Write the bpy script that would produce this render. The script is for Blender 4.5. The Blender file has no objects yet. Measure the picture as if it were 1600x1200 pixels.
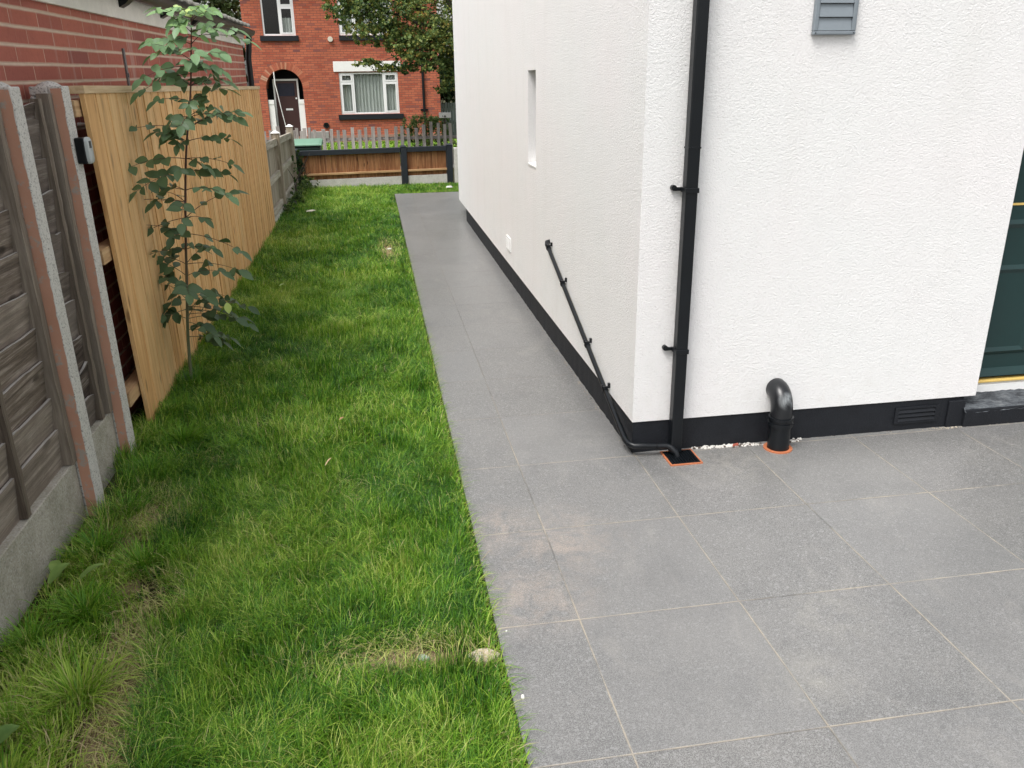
import bpy, math, random
import numpy as np
from mathutils import Vector, Matrix
R_ = math.radians
PI = math.pi
sc = bpy.context.scene
C = sc.collection

# ---------------------------------------------------------------- camera
cam_data = bpy.data.cameras.new("camera")
cam_data.sensor_width = 36.0
cam_data.lens = 1285.4 / 1600 * 36.0
cam_data.clip_start = 0.05
cam_data.clip_end = 2000
cam = bpy.data.objects.new("camera", cam_data)
C.objects.link(cam)
yaw, pitch, roll = 0.15850473, -0.35460076, 0.01444086
fwd = Vector((math.sin(yaw) * math.cos(pitch), math.cos(yaw) * math.cos(pitch), math.sin(pitch)))
rgt = Vector((math.cos(yaw), -math.sin(yaw), 0))
dwn = fwd.cross(rgt)
r2 = rgt * math.cos(roll) + dwn * math.sin(roll)
d2 = -rgt * math.sin(roll) + dwn * math.cos(roll)
up = -d2
cam.matrix_world = Matrix(((r2.x, up.x, -fwd.x, 0), (r2.y, up.y, -fwd.y, 0), (r2.z, up.z, -fwd.z, 1.8), (0, 0, 0, 1)))
sc.camera = cam

# ---------------------------------------------------------------- light
SUN_EL, SUN_AZ = R_(60), R_(226)      # azimuth measured clockwise from +Y
world = bpy.data.worlds.new("World")
sc.world = world
world.use_nodes = True
wn, wl = world.node_tree.nodes, world.node_tree.links
bg = wn['Background']
sky = wn.new('ShaderNodeTexSky')
sky.sky_type = 'NISHITA'
sky.sun_disc = False
sky.sun_elevation = SUN_EL
sky.sun_rotation = SUN_AZ
sky.dust_density = 4.0
sky.air_density = 1.5
hs = wn.new('ShaderNodeHueSaturation')
hs.inputs['Saturation'].default_value = 0.22
wl.new(sky.outputs[0], hs.inputs['Color'])
wl.new(hs.outputs[0], bg.inputs[0])
bg.inputs[1].default_value = 0.15
sd = bpy.data.lights.new("sun", 'SUN')
sd.energy = 1.5
sd.angle = R_(24)
sd.color = (1.0, 0.975, 0.945)
sun = bpy.data.objects.new("sun", sd)
C.objects.link(sun)
sdir = Vector((math.sin(SUN_AZ) * math.cos(SUN_EL), math.cos(SUN_AZ) * math.cos(SUN_EL), math.sin(SUN_EL)))
sun.rotation_euler = sdir.to_track_quat('Z', 'Y').to_euler()
sc.view_settings.view_transform = 'Standard'
sc.view_settings.look = 'None'
sc.view_settings.gamma = 1.0
sc.view_settings.use_curve_mapping = False
sc.view_settings.exposure = 0.66

# ---------------------------------------------------------------- helpers
class MB:
    """collects boxes, tubes and free faces, then links them as ONE mesh"""
    def __init__(s): s.v, s.f, s.sm, s.mi = [], [], [], []
    def add(s, vs, fs, smooth=False, mat=0):
        o = len(s.v)
        s.v += [tuple(p) for p in vs]
        for f in fs:
            s.f.append(tuple(i + o for i in f)); s.sm.append(smooth); s.mi.append(mat)
        return s
    def box(s, x0, x1, y0, y1, z0, z1, mat=0):
        vs = [(x0, y0, z0), (x1, y0, z0), (x1, y1, z0), (x0, y1, z0), (x0, y0, z1), (x1, y0, z1), (x1, y1, z1), (x0, y1, z1)]
        return s.add(vs, [(0, 3, 2, 1), (4, 5, 6, 7), (0, 1, 5, 4), (1, 2, 6, 5), (2, 3, 7, 6), (3, 0, 4, 7)], False, mat)
    def hexa(s, b, t):
        return s.add(list(b) + list(t), [(0, 3, 2, 1), (4, 5, 6, 7), (0, 1, 5, 4), (1, 2, 6, 5), (2, 3, 7, 6), (3, 0, 4, 7)])
    def tube(s, pts, r, n=12, cap=True, mat=0):
        pts = [Vector(p) for p in pts]
        rs = r if isinstance(r, (list, tuple)) else [r] * len(pts)
        vs, fs = [], []
        prev = None
        for i, p in enumerate(pts):
            a = pts[max(i - 1, 0)]; b = pts[min(i + 1, len(pts) - 1)]
            t = (b - a).normalized()
            if prev is None:
                ref = Vector((0, 0, 1)) if abs(t.z) < .9 else Vector((1, 0, 0))
                u = t.cross(ref).normalized()
            else:
                u = (prev - t * prev.dot(t)).normalized()
            prev = u
            w = t.cross(u)
            for k in range(n):
                an = 2 * PI * k / n
                vs.append(p + (u * math.cos(an) + w * math.sin(an)) * rs[i])
        for i in range(len(pts) - 1):
            for k in range(n):
                fs.append((i * n + k, i * n + (k + 1) % n, (i + 1) * n + (k + 1) % n, (i + 1) * n + k))
        s.add(vs, fs, True, mat)
        if cap:
            o = len(pts) - 1
            s.add(vs[:n], [tuple(range(n))[::-1]], False, mat)
            s.add(vs[o * n:], [tuple(range(n))], False, mat)
        return s
    def ring(s, c, axis, r0, r1, h, n=28):
        """annulus of inner r0, outer r1, height h along axis"""
        c = Vector(c); t = Vector(axis).normalized()
        ref = Vector((0, 0, 1)) if abs(t.z) < .9 else Vector((1, 0, 0))
        u = t.cross(ref).normalized(); w = t.cross(u)
        vs = []
        for rr, hh in ((r0, 0), (r1, 0), (r1, h), (r0, h)):
            for k in range(n):
                an = 2 * PI * k / n
                vs.append(c + (u * math.cos(an) + w * math.sin(an)) * rr + t * hh)
        fs = []
        for a in range(4):
            b = (a + 1) % 4
            for k in range(n):
                fs.append((a * n + k, a * n + (k + 1) % n, b * n + (k + 1) % n, b * n + k))
        return s.add(vs, fs, False)
    def build(s, name, mat, parent=None, bevel=0, loc=None):
        me = bpy.data.meshes.new(name)
        me.from_pydata(s.v, [], s.f)
        me.polygons.foreach_set('use_smooth', s.sm)
        for m in (mat if isinstance(mat, (list, tuple)) else [mat]): me.materials.append(m)
        if any(s.mi): me.polygons.foreach_set('material_index', s.mi)
        me.update()
        o = bpy.data.objects.new(name, me)
        C.objects.link(o)
        if parent is not None: o.parent = parent
        if loc: o.location = loc
        if bevel:
            b = o.modifiers.new('bevel', 'BEVEL'); b.width = bevel; b.segments = 2; b.limit_method = 'ANGLE'
        return o

def tag(o, label, cat, group=None, kind=None):
    if label: o['label'] = label
    if cat: o['category'] = cat
    if group: o['group'] = group
    if kind: o['kind'] = kind
    return o
def struct(o): o['kind'] = 'structure'; return o
def empty(name, label, cat, loc=(0, 0, 0), group=None):
    o = bpy.data.objects.new(name, None); C.objects.link(o)
    o.empty_display_size = .2
    o.location = loc
    return tag(o, label, cat, group)
def copy_tree(o, parent=None):
    c = o.copy(); C.objects.link(c); c.parent = parent
    for ch in list(o.children): copy_tree(ch, c)
    return c

def grid_wall(mb, O, U, N, W, H, openings, depth, z0=0):
    """wall face from origin O along U (width W) and up (to H); openings (u0,u1,v0,v1); reveals go 'depth' along -N"""
    O, U, N = Vector(O), Vector(U), Vector(N)
    Z = Vector((0, 0, 1))
    us = sorted({0, W} | {o[0] for o in openings} | {o[1] for o in openings})
    vs = sorted({z0, H} | {o[2] for o in openings} | {o[3] for o in openings})
    P = lambda u, v, d=0: O + U * u + Z * v - N * d
    flip = U.cross(Z).dot(N) < 0
    def q(a, b, c, d):
        mb.add([a, b, c, d] if not flip else [a, d, c, b], [(0, 1, 2, 3)])
    for i in range(len(us) - 1):
        for j in range(len(vs) - 1):
            cu, cv = (us[i] + us[i + 1]) / 2, (vs[j] + vs[j + 1]) / 2
            if any(o[0] < cu < o[1] and o[2] < cv < o[3] for o in openings): continue
            q(P(us[i], vs[j]), P(us[i + 1], vs[j]), P(us[i + 1], vs[j + 1]), P(us[i], vs[j + 1]))
    for (a, b, c, d) in openings:
        q(P(a, c), P(a, d), P(a, d, depth), P(a, c, depth))
        q(P(b, d), P(b, c), P(b, c, depth), P(b, d, depth))
        if c > z0 + 1e-6: q(P(b, c), P(a, c), P(a, c, depth), P(b, c, depth))
        q(P(a, d), P(b, d), P(b, d, depth), P(a, d, depth))

# ---------------------------------------------------------------- materials
class NT:
    def __init__(s, name):
        s.m = bpy.data.materials.new(name); s.m.use_nodes = True
        s.n = s.m.node_tree.nodes; s.l = s.m.node_tree.links
        s.b = s.n['Principled BSDF']; s.out = s.n['Material Output']
        s.tc = s.n.new('ShaderNodeTexCoord').outputs['Object']
    def inp(s, sock, v):
        if isinstance(v, bpy.types.NodeSocket): s.l.new(v, sock)
        elif isinstance(v, tuple) and len(v) == 3 and sock.type == 'RGBA': sock.default_value = (*v, 1)
        else: sock.default_value = v
    def node(s, t, out=0, **k):
        nd = s.n.new(t)
        for a, v in k.items():
            if a.startswith('i_'): s.inp(nd.inputs[int(a[2:])], v)
            else: setattr(nd, a, v)
        return nd.outputs[out]
    def map(s, scale=(1, 1, 1), rot=(0, 0, 0), loc=(0, 0, 0), src=None):
        return s.node('ShaderNodeMapping', i_0=src or s.tc, i_1=loc, i_2=rot, i_3=scale)
    def noise(s, scale, detail=4, rough=.55, vec=None, dist=0, out=0):
        nd = s.n.new('ShaderNodeTexNoise')
        s.inp(nd.inputs['Vector'], vec or s.tc)
        nd.inputs['Scale'].default_value = scale; nd.inputs['Detail'].default_value = detail
        nd.inputs['Roughness'].default_value = rough; nd.inputs['Distortion'].default_value = dist
        return nd.outputs[out]
    def voro(s, scale, vec=None, out=0, feature='F1'):
        nd = s.n.new('ShaderNodeTexVoronoi'); nd.feature = feature
        s.inp(nd.inputs['Vector'], vec or s.tc); nd.inputs['Scale'].default_value = scale
        return nd.outputs[out]
    def ramp(s, f, stops, interp='LINEAR'):
        nd = s.n.new('ShaderNodeValToRGB'); s.l.new(f, nd.inputs[0])
        e = nd.color_ramp.elements; nd.color_ramp.interpolation = interp
        while len(e) < len(stops): e.new(.5)
        for i, (p, c) in enumerate(stops):
            e[i].position = p
            e[i].color = (*c, 1) if isinstance(c, tuple) else (c, c, c, 1)
        return nd.outputs[0]
    def mix(s, f, a, b, mode='MIX'):
        nd = s.n.new('ShaderNodeMix'); nd.data_type = 'RGBA'; nd.blend_type = mode
        s.inp(nd.inputs[0], f); s.inp(nd.inputs[6], a); s.inp(nd.inputs[7], b)
        return nd.outputs[2]
    def math(s, op, a, b=0.0, c=0.0, clamp=False):
        nd = s.n.new('ShaderNodeMath'); nd.operation = op; nd.use_clamp = clamp
        s.inp(nd.inputs[0], a); s.inp(nd.inputs[1], b); s.inp(nd.inputs[2], c)
        return nd.outputs[0]
    def sep(s, v=None):
        nd = s.n.new('ShaderNodeSeparateXYZ'); s.l.new(v or s.tc, nd.inputs[0]); return nd.outputs
    def comb(s, x, y, z=0.0):
        nd = s.n.new('ShaderNodeCombineXYZ'); s.inp(nd.inputs[0], x); s.inp(nd.inputs[1], y); s.inp(nd.inputs[2], z); return nd.outputs[0]
    def attr(s, name, out=2):
        nd = s.n.new('ShaderNodeAttribute'); nd.attribute_name = name; return nd.outputs[out]
    def bump(s, h, dist=.002, strength=1.0):
        nd = s.n.new('ShaderNodeBump'); s.inp(nd.inputs['Height'], h)
        nd.inputs['Distance'].default_value = dist; nd.inputs['Strength'].default_value = strength
        s.l.new(nd.outputs[0], s.b.inputs['Normal']); return nd.outputs[0]
    def fin(s, col=None, rough=.8, spec=None, metal=None):
        if col is not None: s.inp(s.b.inputs['Base Color'], col)
        s.inp(s.b.inputs['Roughness'], rough)
        if spec is not None: s.b.inputs['Specular IOR Level'].default_value = spec
        if metal is not None: s.b.inputs['Metallic'].default_value = metal
        return s.m

def mat_plain(name, col, rough=.6, var=.15, scale=12, bump=.0008, spec=None):
    t = NT(name)
    n = t.noise(scale, 6)
    n2 = t.noise(scale * 9, 3)
    c = t.mix(n, tuple(x * (1 - var) for x in col), tuple(min(1, x * (1 + var)) for x in col))
    c = t.mix(t.ramp(n2, [(.35, 0.0), (.7, .3)]), c, tuple(x * .8 for x in col))
    t.bump(n2, bump)
    return t.fin(c, rough, spec)

M = {}
def mk_render(name, base, pink):
    t = NT(name)
    v = t.noise(92, 3, .62, dist=.8)
    v2 = t.noise(190, 2, .6)
    h = t.math('ADD', t.math('MULTIPLY', v, .9), t.math('MULTIPLY', v2, .5))
    t.bump(h, .0054, 1.0)
    big = t.noise(1.1, 4, .5)
    mid = t.noise(7, 5, .6)
    c = t.mix(t.ramp(big, [(.35, 0.0), (.68, 1.0)]), base, pink)
    c = t.mix(t.ramp(mid, [(.45, 0.0), (.8, .18)]), c, tuple(x * .86 for x in base))
    c = t.mix(t.ramp(h, [(.42, .34), (.66, 0.0)]), c, tuple(x * .70 for x in base))  # crevice shading of the grain put into the colour, darker in the hollows
    c = t.mix(t.ramp(t.noise(1.0, 5, .6, vec=t.map(scale=(5, 5, .6))), [(.52, 0.0), (.8, .16)]), c, (.60, .58, .54))
    # faint grime that collects at the foot of the wall
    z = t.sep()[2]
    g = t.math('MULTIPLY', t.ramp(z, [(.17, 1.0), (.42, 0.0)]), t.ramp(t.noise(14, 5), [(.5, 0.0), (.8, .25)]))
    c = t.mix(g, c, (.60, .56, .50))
    return t.fin(c, .92, .2)
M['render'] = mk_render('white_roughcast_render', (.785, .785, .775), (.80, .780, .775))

t = NT('stone_paving')            # granite grained paving, sandy pointing, stains
x, y, z = t.sep()
u = t.math('DIVIDE', t.math('SUBTRACT', x, .0125), .5985)
v = t.math('DIVIDE', t.math('SUBTRACT', y, 1.748), .6315)
wob = t.math('MULTIPLY', t.math('SUBTRACT', t.noise(9, 3), .5), .006)
def jd(a, size):
    fr = t.math('FRACT', t.math('ADD', a, 50.5))
    return t.math('ADD', t.math('MULTIPLY', t.math('ABSOLUTE', t.math('SUBTRACT', fr, .5)), size), wob)
du, dv = jd(u, .5985), jd(v, .6315)
jl = t.math('MINIMUM', du, dv)
joint = t.ramp(jl, [(.0022, 1.0), (.0040, 0.0)])
spk = t.noise(265, 3, .75)
spk2 = t.voro(150, out=1)
spv = t.sep(spk2)[0]
big = t.noise(1.4, 5, .6)
tile = t.node('ShaderNodeTexWhiteNoise', 0, noise_dimensions='2D', i_0=t.comb(t.math('FLOOR', t.math('ADD', u, 50)), t.math('FLOOR', t.math('ADD', v, 50))))
base = t.mix(t.ramp(spk, [(.40, 0.0), (.60, 1.0)]), (.035, .035, .035), (.305, .302, .292))
base = t.mix(t.ramp(spv, [(.0, .55), (.28, 0.0)]), base, (.055, .056, .057))
base = t.mix(t.ramp(spv, [(.82, 0.0), (1.0, .6)]), base, (.34, .34, .335))
base = t.mix(t.math('MULTIPLY', tile, .4), base, (.20, .20, .20))
base = t.mix(t.ramp(big, [(.42, 0.0), (.72, .38)]), base, (.235, .228, .218))
base = t.mix(t.ramp(t.noise(3.1, 6, .65, dist=.6), [(.5, 0.0), (.75, .3)]), base, (.085, .087, .09))
def spot(cx, cy, r, sx=1.0):
    dx = t.math('MULTIPLY', t.math('SUBTRACT', x, cx), sx); dy = t.math('SUBTRACT', y, cy)
    d = t.math('SQRT', t.math('ADD', t.math('MULTIPLY', dx, dx), t.math('MULTIPLY', dy, dy)))
    return t.ramp(t.math('DIVIDE', d, r), [(0.0, 1.0), (1.0, 0.0)])
blot = t.ramp(t.noise(11, 6, .7, dist=.8), [(.40, 0.0), (.66, 1.0)])
st = t.math('MAXIMUM', spot(.66, 2.92, .34), t.math('MAXIMUM', spot(.42, 3.05, .26), spot(.47, 2.55, .3)))
st = t.math('MULTIPLY', t.math('MULTIPLY', st, blot), .85)
st = t.math('MULTIPLY', st, t.ramp(t.noise(160, 4, .8), [(.38, .1), (.6, 1.0)]))
base = t.mix(st, base, (.46, .37, .30))
st2 = t.math('MULTIPLY', t.math('MAXIMUM', spot(1.26, 1.95, .16, .8), t.math('MAXIMUM', spot(1.5, 2.25, .2), spot(1.62, 3.5, .35))), blot)
base = t.mix(t.math('MULTIPLY', st2, .30), base, (.42, .40, .34))
sp3 = t.ramp(t.voro(2.3), [(.0, 1.0), (.022, 1.0), (.03, 0.0)])
sp3 = t.math('MULTIPLY', sp3, 0.0)
smear = t.math('MULTIPLY', t.ramp(t.noise(2.0, 6, .7, vec=t.map(scale=(1.6, .8, 1), rot=(0, 0, .5)), dist=1.6), [(.54, 0.0), (.74, .5)]), t.ramp(t.noise(60, 4, .8), [(.35, .2), (.65, 1.0)]))
base = t.mix(smear, base, (.33, .315, .29))
jc = t.mix(t.ramp(t.noise(2.3, 3), [(.34, 0.0), (.46, 1.0)]), (.07, .065, .06), (.47, .40, .30))
jc = t.mix(t.ramp(t.math('DIVIDE', t.math('SUBTRACT', y, 3.5), 1.5, clamp=True), [(0.0, 0.0), (1.0, .75)]), jc, (.06, .06, .06))
col = t.mix(t.math('MULTIPLY', t.math('MULTIPLY', joint, t.ramp(t.noise(5.5, 5, .7), [(.3, .4), (.6, 1.0)])), .78), base, jc)
h = t.math('ADD', t.math('SUBTRACT', t.math('MULTIPLY', spk, .3), t.math('MULTIPLY', joint, 1.2)), t.math('MULTIPLY', tile, .6))
t.bump(h, .0016, .9)
M['paving'] = t.fin(col, t.mix(big, (.30, .30, .30), (.42, .42, .42)), .95)

def mk_wood(name, cols, axis='z', grain=1.0, rough=.82, knots=.5, stripes=None, bump=.001, dist=.9, var=.38):
    """cols dark, mid, light; grain runs along axis"""
    t = NT(name)
    k = {'x': (1.2, 22, 22), 'y': (22, 1.2, 22), 'z': (22, 22, 1.2)}[axis]
    isl = t.attr('board')                      # per-board random number
    off = t.node('ShaderNodeVectorMath', operation='ADD', i_0=t.tc, i_1=t.comb(t.math('MULTIPLY', isl, 7.3), t.math('MULTIPLY', isl, 13.7), t.math('MULTIPLY', isl, 5.1)))
    vec = t.map(scale=tuple(a * grain for a in k), src=off)
    n = t.noise(1.0, 8, .65, vec=vec, dist=dist)
    fine = t.noise(5.0, 4, .7, vec=vec, dist=.2)
    c = t.ramp(n, [(.34, cols[0]), (.5, cols[1]), (.66, cols[2])])
    c = t.mix(t.ramp(fine, [(.40, .35), (.62, 0.0)]), c, cols[0])
    kv = {'x': (3.6, 10, 10), 'y': (10, 3.6, 10), 'z': (10, 10, 3.6)}[axis]
    kn = t.voro(1.0, vec=t.map(scale=kv, src=off))
    c = t.mix(t.math('MULTIPLY', t.ramp(kn, [(.0, 1.0), (.11, .75), (.19, 0.0)]), knots), c, tuple(a * .38 for a in cols[0]))
    c = t.mix(t.math('MULTIPLY', isl, var), c, t.mix(isl, cols[0], cols[2]))
    big = t.noise(1.6, 4, .6)
    c = t.mix(t.ramp(big, [(.45, 0.0), (.75, .35)]), c, tuple(a * .75 for a in cols[1]))
    if stripes: c = t.mix(t.ramp(t.noise(2.6, 5, .6, vec=t.map(scale=(1, 1, .4))), [(.5, 0.0), (.72, .55)]), c, stripes)
    t.bump(t.math('ADD', n, t.math('MULTIPLY', fine, .5)), bump, 1.0)
    return t.fin(c, rough, .25)
M['new_wood'] = mk_wood('new_softwood_boards', ((.44, .22, .08), (.73, .435, .185), (.87, .61, .32)), 'z', .55, .72, 1.0, stripes=(.46, .31, .14), var=.40, bump=.0006)
M['brown_wood'] = mk_wood('stained_brown_boards', ((.10, .038, .018), (.27, .115, .05), (.50, .26, .12)), 'z', 1.0, .8, .9)
M['rail_wood'] = mk_wood('sawn_rail', ((.32, .17, .08), (.50, .30, .15), (.60, .40, .22)), 'x', 1.0)
M['old_wood'] = mk_wood('weathered_grey_boards', ((.052, .037, .029), (.21, .165, .133), (.46, .395, .34)), 'y', 1.5, .9, 1.0, stripes=(.10, .078, .058), bump=.005, dist=.35, var=.5)
M['older_wood'] = mk_wood('dark_weathered_boards', ((.025, .018, .015), (.105, .078, .065), (.30, .26, .23)), 'y', 1.5, .9, 1.0, stripes=(.07, .05, .04), bump=.006, dist=.6, var=.5)
M['edge_wood'] = mk_wood('pale_board_edges', ((.22, .20, .18), (.44, .41, .38), (.60, .57, .53)), 'y', 1.5, .9, .2)  # paler tone for the upward top edges of the lap boards
M['old_batten'] = mk_wood('weathered_batten', ((.07, .052, .040), (.18, .145, .115), (.34, .29, .24)), 'z', 1.2, .9, .4, bump=.003)
M['grey_picket'] = mk_wood('silvered_picket', ((.17, .15, .135), (.33, .30, .275), (.50, .47, .43)), 'z', 1.2, .9, .3)
M['silver_wood'] = mk_wood('weathered_pale_timber', ((.17, .14, .10), (.34, .29, .22), (.52, .48, .41)), 'z', 1.1, .9, .3, stripes=(.20, .20, .10))
M['silver_rail'] = mk_wood('weathered_pale_rail', ((.24, .21, .16), (.42, .38, .31), (.60, .56, .49)), 'y', 1.1, .9, .3)

def mk_conc(name, a, b, grit, moss=0.0):
    t = NT(name)
    n = t.noise(9, 7, .65); g = t.voro(170, out=1); gv = t.sep(g)[0]
    c = t.mix(n, a, b)
    c = t.mix(t.ramp(gv, [(.72, 0.0), (.95, grit)]), c, (.62, .61, .58))
    c = t.mix(t.ramp(gv, [(.0, grit), (.25, 0.0)]), c, (.10, .10, .095))
    c = t.mix(t.ramp(t.noise(26, 5, .7), [(.55, 0.0), (.78, .6)]), c, tuple(q * .5 for q in a))
    if moss: c = t.mix(t.math('MULTIPLY', t.ramp(t.noise(5, 6, .7), [(.45, 0.0), (.68, 1.0)]), moss), c, (.13, .14, .07))
    t.bump(t.math('ADD', t.noise(120, 3), n), .002)
    return t.fin(c, .93, .2)
M['concrete'] = mk_conc('aggregate_concrete', (.52, .50, .465), (.62, .60, .565), .7)
M['gravel_board'] = mk_conc('stained_gravel_board', (.33, .30, .25), (.50, .47, .41), .35, .4)
M['pale_conc'] = mk_conc('pale_concrete', (.52, .50, .46), (.66, .64, .60), .3, .15)
t = NT('terracotta_paint_on_concrete')
n = t.noise(24, 6, .7)
c = t.mix(t.noise(6, 4), (.46, .235, .16), (.58, .33, .24))
c = t.mix(t.ramp(n, [(.56, 0.0), (.63, .85)]), c, (.38, .35, .31))
c = t.mix(t.ramp(t.sep()[2], [(1.45, 0.0), (1.75, .75)]), c, (.36, .33, .28))
t.bump(n, .0015); M['pink_paint'] = t.fin(c, .85, .25)

def mk_brick(name, c1, c2, c3, mortar, bw, rh, ms, smooth=.1, streak=0.0, bump=.006, dark=.4, bed=0):
    t = NT(name)
    x, y, z = t.sep()
    uv = t.comb(t.math('ADD', x, y), z)
    br = t.n.new('ShaderNodeTexBrick')
    t.l.new(uv, br.inputs['Vector'])
    br.inputs['Color1'].default_value = (0, 0, 0, 1); br.inputs['Color2'].default_value = (1, 1, 1, 1)
    br.inputs['Mortar'].default_value = (.5, .5, .5, 1)
    br.inputs['Scale'].default_value = 1; br.inputs['Mortar Size'].default_value = ms
    br.inputs['Mortar Smooth'].default_value = smooth; br.inputs['Brick Width'].default_value = bw; br.inputs['Row Height'].default_value = rh
    br.inputs['Bias'].default_value = 0
    rnd = t.sep(br.outputs['Color'])[0]
    c = t.ramp(rnd, [(0.0, c1), (.5, c2), (.88, c2), (1.0, c3)])
    c = t.mix(t.ramp(t.noise(1.2, 5, .6, vec=uv), [(.42, 0.0), (.75, .45)]), c, tuple(q * .62 for q in c1))
    c = t.mix(t.ramp(t.noise(40, 5, .7), [(.5, 0.0), (.8, dark)]), c, tuple(q * .45 for q in c1))
    if streak:
        s_ = t.noise(1.0, 5, .6, vec=t.map(scale=(9, 9, .9)))
        c = t.mix(t.math('MULTIPLY', t.ramp(s_, [(.55, 0.0), (.8, 1.0)]), streak), c, (.50, .42, .38))
    mc = t.mix(t.noise(18, 4), tuple(q * .75 for q in mortar), mortar)
    mf = br.outputs['Fac']
    if bed:
        zb = t.math('ABSOLUTE', t.math('SUBTRACT', t.math('FRACT', t.math('ADD', t.math('DIVIDE', t.math('ADD', z, t.math('MULTIPLY', t.math('SUBTRACT', t.noise(3, 3), .5), .008)), rh), 50.5)), .5))
        bedm = t.ramp(t.math('MULTIPLY', zb, rh), [(bed * .75, 1.0), (bed * 1.2, 0.0)])
        fade = t.ramp(t.noise(2.2, 4), [(.3, .25), (.6, .85)])
        mf = t.math('MAXIMUM', t.math('MULTIPLY', mf, fade), bedm)
    col = t.mix(mf, c, mc)
    h = t.math('SUBTRACT', t.math('MULTIPLY', t.noise(60, 4), .3), br.outputs['Fac'])
    t.bump(h, bump, .8)
    return t.fin(col, .88, .25)
M['garage_brick'] = mk_brick('dark_red_facing_brick', (.33, .105, .080), (.42, .135, .095), (.27, .09, .075), (.70, .54, .42), .335, .077, .0042, .3, .75, bed=.0075)
M['house_brick'] = mk_brick('orange_red_brick', (.36, .085, .050), (.50, .145, .078), (.20, .075, .070), (.19, .095, .07), .225, .075, .0085, .35, 0, .004, .7)

M['black_paint'] = mat_plain('black_bitumen_paint', (.0075, .009, .0125), .62, .5, 14, .003, .35)
M['black_plastic'] = mat_plain('black_plastic', (.0050, .0065, .0085), .36, .3, 8, .0002, .35)
M['black_wood'] = mat_plain('charcoal_painted_timber', (.012, .017, .024), .6, .3, 10, .001)
M['grey_plastic'] = mat_plain('grey_plastic', (.205, .235, .26), .4, .08, 5, .0002)
M['white_plastic'] = mat_plain('white_plastic', (.80, .80, .79), .4, .04, 5, .0002)
M['cream_board'] = mat_plain('dirty_cream_board', (.72, .69, .63), .8, .25, 7, .001)
M['white_paint'] = mat_plain('white_paint', (.82, .81, .78), .6, .06, 6, .0005)
M['dark_green'] = mat_plain('dark_green_door_paint', (.006, .029, .028), .38, .2, 5, .0002)
M['brass'] = mat_plain('brass_trim', (.72, .50, .15), .35, .1, 20, .0002)
M['orange_clay'] = mat_plain('orange_clay_plastic', (.46, .155, .070), .55, .15, 30, .0005)
M['door_brown'] = mat_plain('dark_brown_door', (.05, .016, .014), .5, .2, 5, .0005)
M['dark_void'] = mat_plain('unlit_interior', (.010, .012, .015), .9, .1)
M['asphalt'] = mat_plain('asphalt', (.055, .055, .055), .9, .3, 20, .003)
M['pavement'] = mat_plain('concrete_flags', (.28, .27, .25), .9, .2, 5, .002)
M['asbestos'] = mk_conc('mossy_cement_sheet', (.36, .35, .32), (.52, .51, .47), .2, .6)
M['bin_green'] = mat_plain('green_bin_plastic', (.15, .29, .20), .5, .15, 8, .0003)
M['bin_body'] = mat_plain('dark_bin_plastic', (.008, .03, .02), .5, .2, 8, .0003)
M['slate'] = mat_plain('slate_roof', (.09, .09, .10), .7, .3, 4, .003)
M['curtain'] = mat_plain('pleated_net_curtain', (.62, .63, .59), .9, .12, 6, .0005)
M['lamp_glass'] = mat_plain('cream_light_cover', (.62, .58, .48), .4, .1)
M['bark'] = mat_plain('bark', (.06, .048, .036), .95, .35, 14, .01)
M['dirt'] = None
t = NT('stem_bark'); z = t.sep()[2]
t.bump(t.noise(90, 4), .002)
M['stem'] = t.fin(t.mix(t.ramp(z, [(.35, 0.0), (1.0, 1.0)]), (.13, .15, .085), (.075, .035, .026)), .7)
t = NT('window_glass')
tr = t.n.new('ShaderNodeBsdfTransparent'); tr.inputs[0].default_value = (.84, .86, .86, 1)
gl = t.n.new('ShaderNodeBsdfGlossy'); gl.inputs['Roughness'].default_value = .04
ms = t.n.new('ShaderNodeMixShader'); ms.inputs[0].default_value = .03
t.l.new(tr.outputs[0], ms.inputs[1]); t.l.new(gl.outputs[0], ms.inputs[2]); t.l.new(ms.outputs[0], t.out.inputs[0])
M['glass'] = t.m
M['car_paint'] = mat_plain('silver_blue_car_paint', (.32, .38, .42), .3, .05)
M['rubber'] = mat_plain('tyre_rubber', (.015, .015, .015), .85)

t = NT('soil_and_thatch')
n = t.noise(14, 7, .7); n2 = t.noise(90, 5, .7, dist=1)
xx, yy, zz = t.sep()
c = t.mix(t.ramp(n2, [(.3, 0.0), (.7, 1.0)]), (.022, .018, .009), (.11, .085, .045))
c = t.mix(t.ramp(n, [(.42, 0.0), (.62, .8)]), c, (.02, .04, .006))
t.bump(n2, .012)
M['soil'] = t.fin(c, .95, .15)
t = NT('bare_earth')
n2 = t.noise(70, 6, .7, dist=1); n = t.noise(9, 5, .6)
c = t.mix(n2, (.12, .075, .042), (.42, .30, .19))
c = t.mix(t.ramp(n, [(.5, 0.0), (.7, .6)]), c, (.36, .29, .18))
t.bump(n2, .01); M['earth'] = t.fin(c, .95, .15)

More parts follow.
